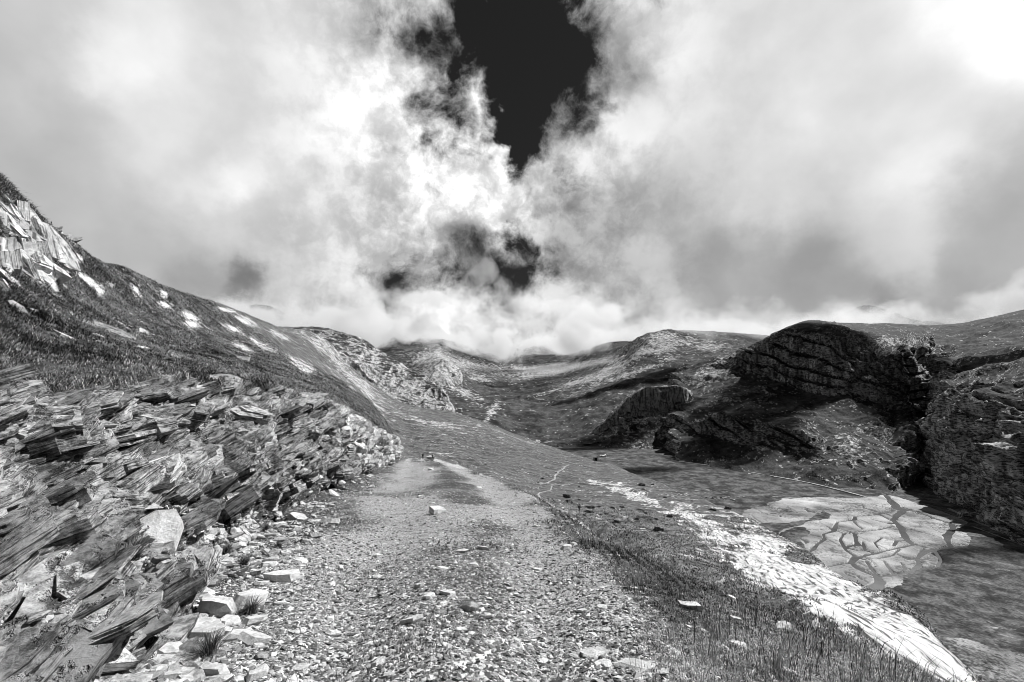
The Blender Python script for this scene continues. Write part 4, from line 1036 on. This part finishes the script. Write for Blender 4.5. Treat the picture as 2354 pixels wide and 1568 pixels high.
def person(px, py, heading, label, top, legs, step=.16, arm=.15, pack=None, hat=None, shorts=False):
    q_, _ = hit(px, py)
    root = bpy.data.objects.new("person", None); COL.objects.link(root)
    root.location = q_; root.rotation_euler = (0, 0, heading)
    tag(root, label, "person")
    P_, E_, R_ = [], [], []
    def add(p, r, par=None):
        P_.append(p); R_.append(r)
        if par is not None: E_.append((par, len(P_) - 1))
        return len(P_) - 1
    pel = add((0, 0, .96), (.15, .12)); wst = add((0, .01, 1.12), (.13, .10), pel); chest = add((0, .02, 1.34), (.16, .12), wst)
    nk = add((0, .01, 1.50), .055, chest); hd = add((0, .03, 1.60), .085, nk); ht = add((0, .03, 1.70), .085, hd); add((0, .11, 1.62), .03, hd)
    for s_ in (-1, 1):
        st_ = step * s_
        hp = add((.10 * s_, 0, .90), .095, pel); kn = add((.105 * s_, st_ * .6 + .03, .50), .06, hp); an = add((.105 * s_, st_, .09), .042, kn); add((.115 * s_, st_ + .15, .04), .04, an)
        sh = add((.19 * s_, .0, 1.41), .065, chest); el = add((.25 * s_, -st_ * arm * 3 - .02, 1.14), .045, sh); wr = add((.26 * s_, -st_ * arm * 3 + .12, .93), .032, el)
        pa = add((.26 * s_, -st_ * arm * 3 + .16, .87), .032, wr)
        for f_ in range(4): a_ = add((.245 * s_ + .012 * s_ * (f_ - 1), -st_ * arm * 3 + .165 + .012 * (f_ - 1.5), .83), .010, pa); add((.24 * s_ + .012 * s_ * (f_ - 1), -st_ * arm * 3 + .185 + .012 * (f_ - 1.5), .785 - .006 * (f_ % 3)), .008, a_)
        th_ = add((.235 * s_, -st_ * arm * 3 + .19, .86), .011, pa); add((.225 * s_, -st_ * arm * 3 + .205, .83), .009, th_)
    me = skin_mesh("body", P_, E_, R_, 0)
    for m_ in (M_skin, top, legs, M_dark): me.materials.append(m_)
    for f_ in me.polygons:
        c = f_.center
        if c.z < .08: f_.material_index = 3
        elif c.z < (.98) and abs(c.x) < .2 : f_.material_index = 2 if not (shorts and c.z < .5) else 0
        elif c.z < 1.49 and (c.z > 1.0 or abs(c.x) < .2): f_.material_index = 1 if c.z > .96 else 0
    ob = bpy.data.objects.new("body", me); COL.objects.link(ob); ob.parent = root
    bm = bmesh.new(); bmesh.ops.create_icosphere(bm, subdivisions=2, radius=.105)
    for v in bm.verts:
        v.co = Vector((v.co.x, v.co.y * 1.1 - .01 + .03, v.co.z * .8 + 1.70))
        if hat and abs(v.co.z - 1.68) < .03: v.co.x *= 1.6; v.co.y = .03 + (v.co.y - .03) * 1.6
    mh = bpy.data.meshes.new("hair"); bm.to_mesh(mh); bm.free(); mh.materials.append(hat or M_dark)
    oh = bpy.data.objects.new("hat" if hat else "hair", mh); COL.objects.link(oh); oh.parent = root
    if pack:
        bm = bmesh.new(); bmesh.ops.create_cube(bm, size=1)
        bmesh.ops.bevel(bm, geom=bm.edges[:], offset=.22, segments=2, affect='EDGES')
        for v in bm.verts: v.co = Vector((v.co.x * .32 * (1 - .15 * (v.co.z > 0)), v.co.y * .22 - .20, v.co.z * .52 + 1.25))
        mp2 = bpy.data.meshes.new("backpack"); bm.to_mesh(mp2); bm.free(); mp2.materials.append(pack)
        op = bpy.data.objects.new("backpack", mp2); COL.objects.link(op); op.parent = root
    return root
person(971.5, 1056, .05, "hiker in dark clothes with a black backpack walking away at the road's far end", M_dark, M_dark, .2, pack=M_dark)
person(994.7, 1059, -.1, "hiker with a white top and dark backpack beside the pale block on the road", M_white, M_dark, .24, pack=M_dark)
person(1331.6, 1179, .4, "hiker in a dark top and grey trousers standing next to the signpost", M_dark, M_mid, .06, pack=M_mid)
person(1236.4, 1114, .3, "hiker in a white top and dark shorts on the footpath of the spur", M_white, M_dark, .2, shorts=True)

# ------------------------------------------------------------------ signpost, block, posts, lean-to
def simple(name, bm, mat, parent=None):
    me = bpy.data.meshes.new(name); bm.to_mesh(me); bm.free(); me.materials.append(mat)
    o = bpy.data.objects.new(name, me); COL.objects.link(o)
    if parent is not None: o.parent = parent
    return o
def box(bm, c, s_, rot=None, taper=1.0, bev=.0):
    r = bmesh.ops.create_cube(bm, size=1)
    M_ = Matrix.Translation(c) @ (rot.to_4x4() if rot is not None else Matrix.Identity(4))
    for v in r['verts']:
        k = taper if v.co.z > 0 else 1
        v.co = M_ @ Vector((v.co.x * s_[0] * k, v.co.y * s_[1] * k, v.co.z * s_[2]))
    return r
def tube(bm, a, b, r0, r1=None, seg=10):
    a, b = Vector(a), Vector(b); d_ = b - a
    r = bmesh.ops.create_cone(bm, cap_ends=True, segments=seg, radius1=r0, radius2=r1 or r0, depth=d_.length)
    M_ = Matrix.Translation((a + b) / 2) @ d_.to_track_quat('Z', 'Y').to_matrix().to_4x4()
    for v in r['verts']: v.co = M_ @ v.co
M_metal = mat_flat("galvanised_pole", 0.38, .4); M_plate = mat_flat("pale_sign_plate", 0.72, .5, .05); M_darkp = mat_flat("dark_sign_plate", 0.04, .5)
M_wood = mat_flat("weathered_wood", 0.36, .85, .35, 6); M_tar = mat_flat("tarred_wood", 0.02)
q_, _ = hit(1306, 1177)
sp_ = bpy.data.objects.new("signpost", None); COL.objects.link(sp_); sp_.location = q_
tag(sp_, "slim metal signpost with pale direction plates next to a standing hiker", "signpost")
bm = bmesh.new(); tube(bm, (0, 0, -.3), (0, 0, 2.35), .035); simple("pole", bm, M_metal, sp_)
def arrow(z, w_, h_, side, mat, ang):
    bm = bmesh.new(); x0, x1 = .04 * side, w_ * side
    pr_ = [(x0, -h_ / 2), (x1, -h_ / 2), (x1 + .12 * side, 0), (x1, h_ / 2), (x0, h_ / 2)]
    f_ = [bm.verts.new((x, -.05, z + y)) for x, y in pr_]; b_ = [bm.verts.new((x, -.03, z + y)) for x, y in pr_]
    bm.faces.new(f_); bm.faces.new(b_[::-1])
    for k in range(5): bm.faces.new((f_[k], b_[k], b_[(k + 1) % 5], f_[(k + 1) % 5]))
    o = simple("sign_plate", bm, mat, sp_); o.rotation_euler = (0, 0, ang)
arrow(2.18, .35, .26, -1, M_darkp, .2); arrow(1.82, .50, .34, 1, M_plate, .1); arrow(1.55, .16, .18, -1, M_plate, -.2); arrow(1.52, .16, .16, 1, M_plate, .3)
q_, n_ = hit(987, 1055.5)
bm = bmesh.new(); bmesh.ops.create_cube(bm, size=1); bmesh.ops.subdivide_edges(bm, edges=bm.edges[:], cuts=3, use_grid_fill=True)
for v in bm.verts:
    k = vnoise(np.array([[v.co.x * 3 + 9, v.co.y * 3, v.co.z * 3]]), 5)[0] * .06
    v.co = Vector((v.co.x * (1.7 + k), v.co.y * (.8 + k), v.co.z * (.8 + k) + .3))
ob = simple("stone_block", bm, M_stone); ob.location = q_; tag(ob, "pale rectangular block at the road's far edge between two hikers", "stone block")
q_, n_ = hit(1326, 1058)
bm = bmesh.new(); tube(bm, (0, 0, -.3), (0, 0, 3.6), .13, .11, 8); box(bm, Vector((0, 0, 3.62)), (.3, .3, .06))
ob = simple("marker_post", bm, M_tar); ob.location = q_; tag(ob, "slender black post standing where the upper footpath bends", "post")
q_, n_ = hit(1370, 1060)
sh_ = bpy.data.objects.new("wooden_shelter", None); COL.objects.link(sh_); sh_.location = q_; sh_.rotation_euler = (0, 0, .15)
tag(sh_, "small timber lean-to with a slanting pale panel on the brow above the plain", "shelter")
tilt_ = Matrix.Rotation(R(-22), 3, 'Y')
bm = bmesh.new(); box(bm, Vector((-2.0, -.3, 1.1)), (.12, 2.0, 2.4), tilt_); box(bm, Vector((-1.55, -.4, 1.0)), (1.2, .1, 2.0), tilt_); simple("slanting_panel", bm, M_wood, sh_)
bm = bmesh.new(); box(bm, Vector((-.4, 0, 2.35)), (3.6, 2.2, .16)); simple("roof", bm, M_tar, sh_)
bm = bmesh.new(); box(bm, Vector((-.2, .9, 1.1)), (2.6, .12, 2.3)); simple("back_wall", bm, M_tar, sh_)
for x in (.75, 1.15): bm = bmesh.new(); box(bm, Vector((x, -.9, 1.1)), (.34, .08, 2.4)); simple("plank", bm, M_wood, sh_)
for x in (1.9, 2.6): bm = bmesh.new(); tube(bm, (x, -.5, -.3), (x, -.5, 1.9 if x < 2 else 1.5), .14, .11, 8); simple("post", bm, M_wood, sh_)

# ------------------------------------------------------------------ sheep on the plain
def sheep_mesh():
    P_ = [(0, 0, .62), (.32, 0, .63), (-.36, 0, .62), (.50, 0, .66), (.66, 0, .60), (.80, 0, .46), (.90, 0, .38), (-.48, 0, .60), (-.52, 0, .42)]
    E_ = [(0, 1), (0, 2), (1, 3), (3, 4), (4, 5), (5, 6), (2, 7), (7, 8)]; R_ = [(.27, .25), (.25, .23), (.26, .24), .17, .12, .085, .055, .16, .04]
    for x, b_ in ((.30, 1), (-.36, 2)):
        for y in (-.13, .13):
            i = len(P_); hock = -.05 if x < 0 else .01
            P_ += [(x, y, .42), (x + hock, y, .22), (x + .01, y, .03)]; R_ += [.085, .045, .04]; E_ += [(b_, i), (i, i + 1), (i + 1, i + 2)]
    for y in (-.12, .12): P_.append((.76, y, .53)); R_.append(.03); E_.append((5, len(P_) - 1))
    me = skin_mesh("sheep", P_, E_, R_, 0)
    return me
SHEEP = sheep_mesh(); M_wool = mat_flat("wool", 0.6, .95, .1, 12); M_wool2 = mat_flat("dark_wool", 0.03)
SHEEP.materials.append(M_wool); SHEEP2 = SHEEP.copy(); SHEEP2.materials.clear(); SHEEP2.materials.append(M_wool2)
def z2(a, b): return ((2780 + a * .12755) * .57446, (1940 + b * .12755) * .57446)
lab_s = "pale sheep grazing with the flock on the turf of the plain"
for k, (a, b, dk) in enumerate([(360,425,1),(485,440,0),(535,437,1),(640,485,0),(815,435,1),(935,440,0),(905,490,0),(1060,408,0),(1130,487,0),(1235,503,0),(1360,412,0),(1535,415,0)]):
    o = bpy.data.objects.new("sheep", SHEEP2 if dk else SHEEP); COL.objects.link(o)
    q2 = on_plain(*z2(a, b), PZ + .2)[0]; o.location = q2; o.rotation_euler = (0, 0, rng.uniform(-.5, .5) + (math.pi if k % 3 == 0 else 0)); o.scale = (1.25,) * 3
    tag(o, "dark sheep among the pale flock on the turf of the plain" if dk else lab_s, "sheep", "sheep grazing on the plain")
for k, (x, y, s_) in enumerate([(1380, 1050.5, 2.2), (1389, 1051, 3.0)]):
    o = stone(on_plain(x, y, PZ + .2)[0], (0, 0, 1), s_, .7, .5, .3, ["smaller of two pale boulders on the plain beyond the lean-to", "larger of two pale boulders on the plain beyond the lean-to"][k], None, "boulder")

# ------------------------------------------------------------------ juniper bushes on the spur
M_leaf = mat_island("juniper_needles", 0.02, 0.16)
def bush_mesh(seed, n=420):
    r = np.random.default_rng(seed)
    d_ = unit(r.normal(0, 1, (n, 3))); d_[:, 2] = np.abs(d_[:, 2])
    lump = 1 + .35 * fbm(d_ + seed, .8, 2, seed)
    c = d_ * (r.uniform(.35, 1, n) ** .5 * lump)[:, None] * np.array([1, .8, .5])
    s_ = r.uniform(.10, .22, n)[:, None]
    a, b_ = unit(r.normal(0, 1, (n, 3))) * s_, unit(r.normal(0, 1, (n, 3))) * s_ * .6
    V_ = np.stack([c - a, c + b_, c + a, c - b_], 1).reshape(-1, 3)
    F_ = np.arange(n * 4).reshape(n, 4)
    o = mesh_obj("juniper_bush", V_, F_, M_leaf, False); me = o.data; bpy.data.objects.remove(o); return me
BUSH = [bush_mesh(40 + k) for k in range(5)]
mb_ = sstep(cc, 10.3, 10.8) * (1 - sstep(cc, 13.2, 13.7)) * sstep(rr, 5.3, 6) * (1 - sstep(rr, 8.6, 9.4)) * (1 - sstep(rock, .24, .36)) * sstep(fbm(flatp, 25, 2, 801), -.2, .2) * sstep(dist, 60, 95)
p, n, ii = pick(mb_, 48)
for k in range(48):
    o = bpy.data.objects.new("juniper_bush", BUSH[k % 5]); COL.objects.link(o)
    dk = np.linalg.norm(p[k]); s_ = rng.uniform(.3, .7) * (.35 + dk / 150)
    o.location = p[k]; s_ *= math.exp(rng.normal(-.2, .4)); o.scale = (s_ * rng.uniform(.8, 1.4), s_ * rng.uniform(.7, 1.2), s_ * rng.uniform(.9, 1.5)); o.rotation_euler = (0, 0, rng.uniform(-.5, .5) - .6)
    tag(o, "low dark juniper bush on the turf of the spur", "bush", "juniper bushes on the spur below the road")

# ------------------------------------------------------------------ cloud lying on the ridges (volume)
def cloud_mat():
    m = bpy.data.materials.new("cloud_vapour"); m.use_nodes = True
    nt = NT(m.node_tree); nt.n.clear()
    out = nt.node('ShaderNodeOutputMaterial'); v = nt.node('ShaderNodeVolumePrincipled')
    nt.l.new(v.outputs[0], out.inputs['Volume'])
    pos = nt.node('ShaderNodeNewGeometry').outputs['Position']
    x, y, z = nt.sep(pos)
    n = nt.noise(pos, 0.0062, 8, 0.60, 0.3)
    n2 = nt.noise(pos, 0.0016, 2, 0.5)
    f = nt.m('MULTIPLY_ADD', n, 3.0, nt.m('MULTIPLY_ADD', n2, 1.6, -1.30))      # about 1.0
    z = nt.m('MULTIPLY_ADD', nt.m('SUBTRACT', nt.noise(pos, 0.0024, 3, 0.5), 0.5), 220, z)
    base = nt.ss(z, 60, 170, -0.65, 0.10, False)
    topf = nt.ss(z, 170, 360, 0.0, -1.3, False)
    front = nt.ss(y, 900, 1150, -0.6, 0.0, False)
    d = nt.m('ADD', nt.m('ADD', f, base), nt.m('ADD', topf, front))
    den = nt.m('MULTIPLY', nt.ss(d, 0.94, 1.20, 0.0, 0.03), nt.ss(x, 100, 600, 1.0, 0.14))
    nt.l.new(den, v.inputs['Density'])
    v.inputs['Color'].default_value = (.93, .93, .93, 1)
    v.inputs['Anisotropy'].default_value = 0.25
    m.cycles.volume_step_rate = 1.0
    return m
bm = bmesh.new(); box(bm, Vector((200, 1650, 215)), (3400, 1500, 310))
me = bpy.data.meshes.new("clouds"); bm.to_mesh(me); bm.free(); me.materials.append(cloud_mat())
o = bpy.data.objects.new("clouds", me); COL.objects.link(o)
tag(o, "low bank of cloud resting on the ridges at the head of the valley", "cloud", kind='stuff')
SC.cycles.volume_step_rate = 1.0
SC.cycles.volume_max_steps = 96

# cloud lumps added out of view, placed along the sun to shade chosen spots
def shade_cloud(spots, far=1900.0):
    bm = bmesh.new(); r = np.random.default_rng(77)
    for (px, py, Y, rx, ry) in spots:
        c = Vector(P(px, py, Y)) + sd * far
        for k in range(7):
            q = bmesh.ops.create_icosphere(bm, subdivisions=3, radius=1)
            off = Vector((r.normal(0, .45) * rx, r.normal(0, .45) * ry, r.normal(0, 10)))
            a, b_ = rx * r.uniform(.35, .7), ry * r.uniform(.35, .7)
            for v in q['verts']:
                w = 1 + .35 * vnoise(np.array([[v.co.x * 2 + k, v.co.y * 2, v.co.z * 2 + px]]), 3)[0]
                v.co = c + off + Vector((v.co.x * a * w, v.co.y * b_ * w, v.co.z * 28 * w))
    me = bpy.data.meshes.new("clouds"); bm.to_mesh(me); bm.free()
    m = bpy.data.materials.new("added_shade_vapour"); m.use_nodes = True
    nt = NT(m.node_tree); nt.n.clear(); out = nt.node('ShaderNodeOutputMaterial'); v = nt.node('ShaderNodeVolumePrincipled')
    nt.l.new(v.outputs[0], out.inputs['Volume']); v.inputs['Density'].default_value = 0.07; v.inputs['Color'].default_value = (.95, .95, .95, 1)
    me.materials.append(m); o = bpy.data.objects.new("clouds", me); COL.objects.link(o)
    return tag(o, "added cloud lumps out of view, shading chosen spots of the valley", "cloud", kind='stuff')
shade_cloud([(1790, 900, 560, 75, 60), (1850, 860, 600, 60, 50), (2090, 1000, 480, 60, 70), (2350, 1272, 240, 28, 7), (1500, 868, 870, 110, 35), (1420, 1078, 430, 80, 18), (1420, 1000, 600, 60, 25), (1720, 1010, 480, 60, 25)])
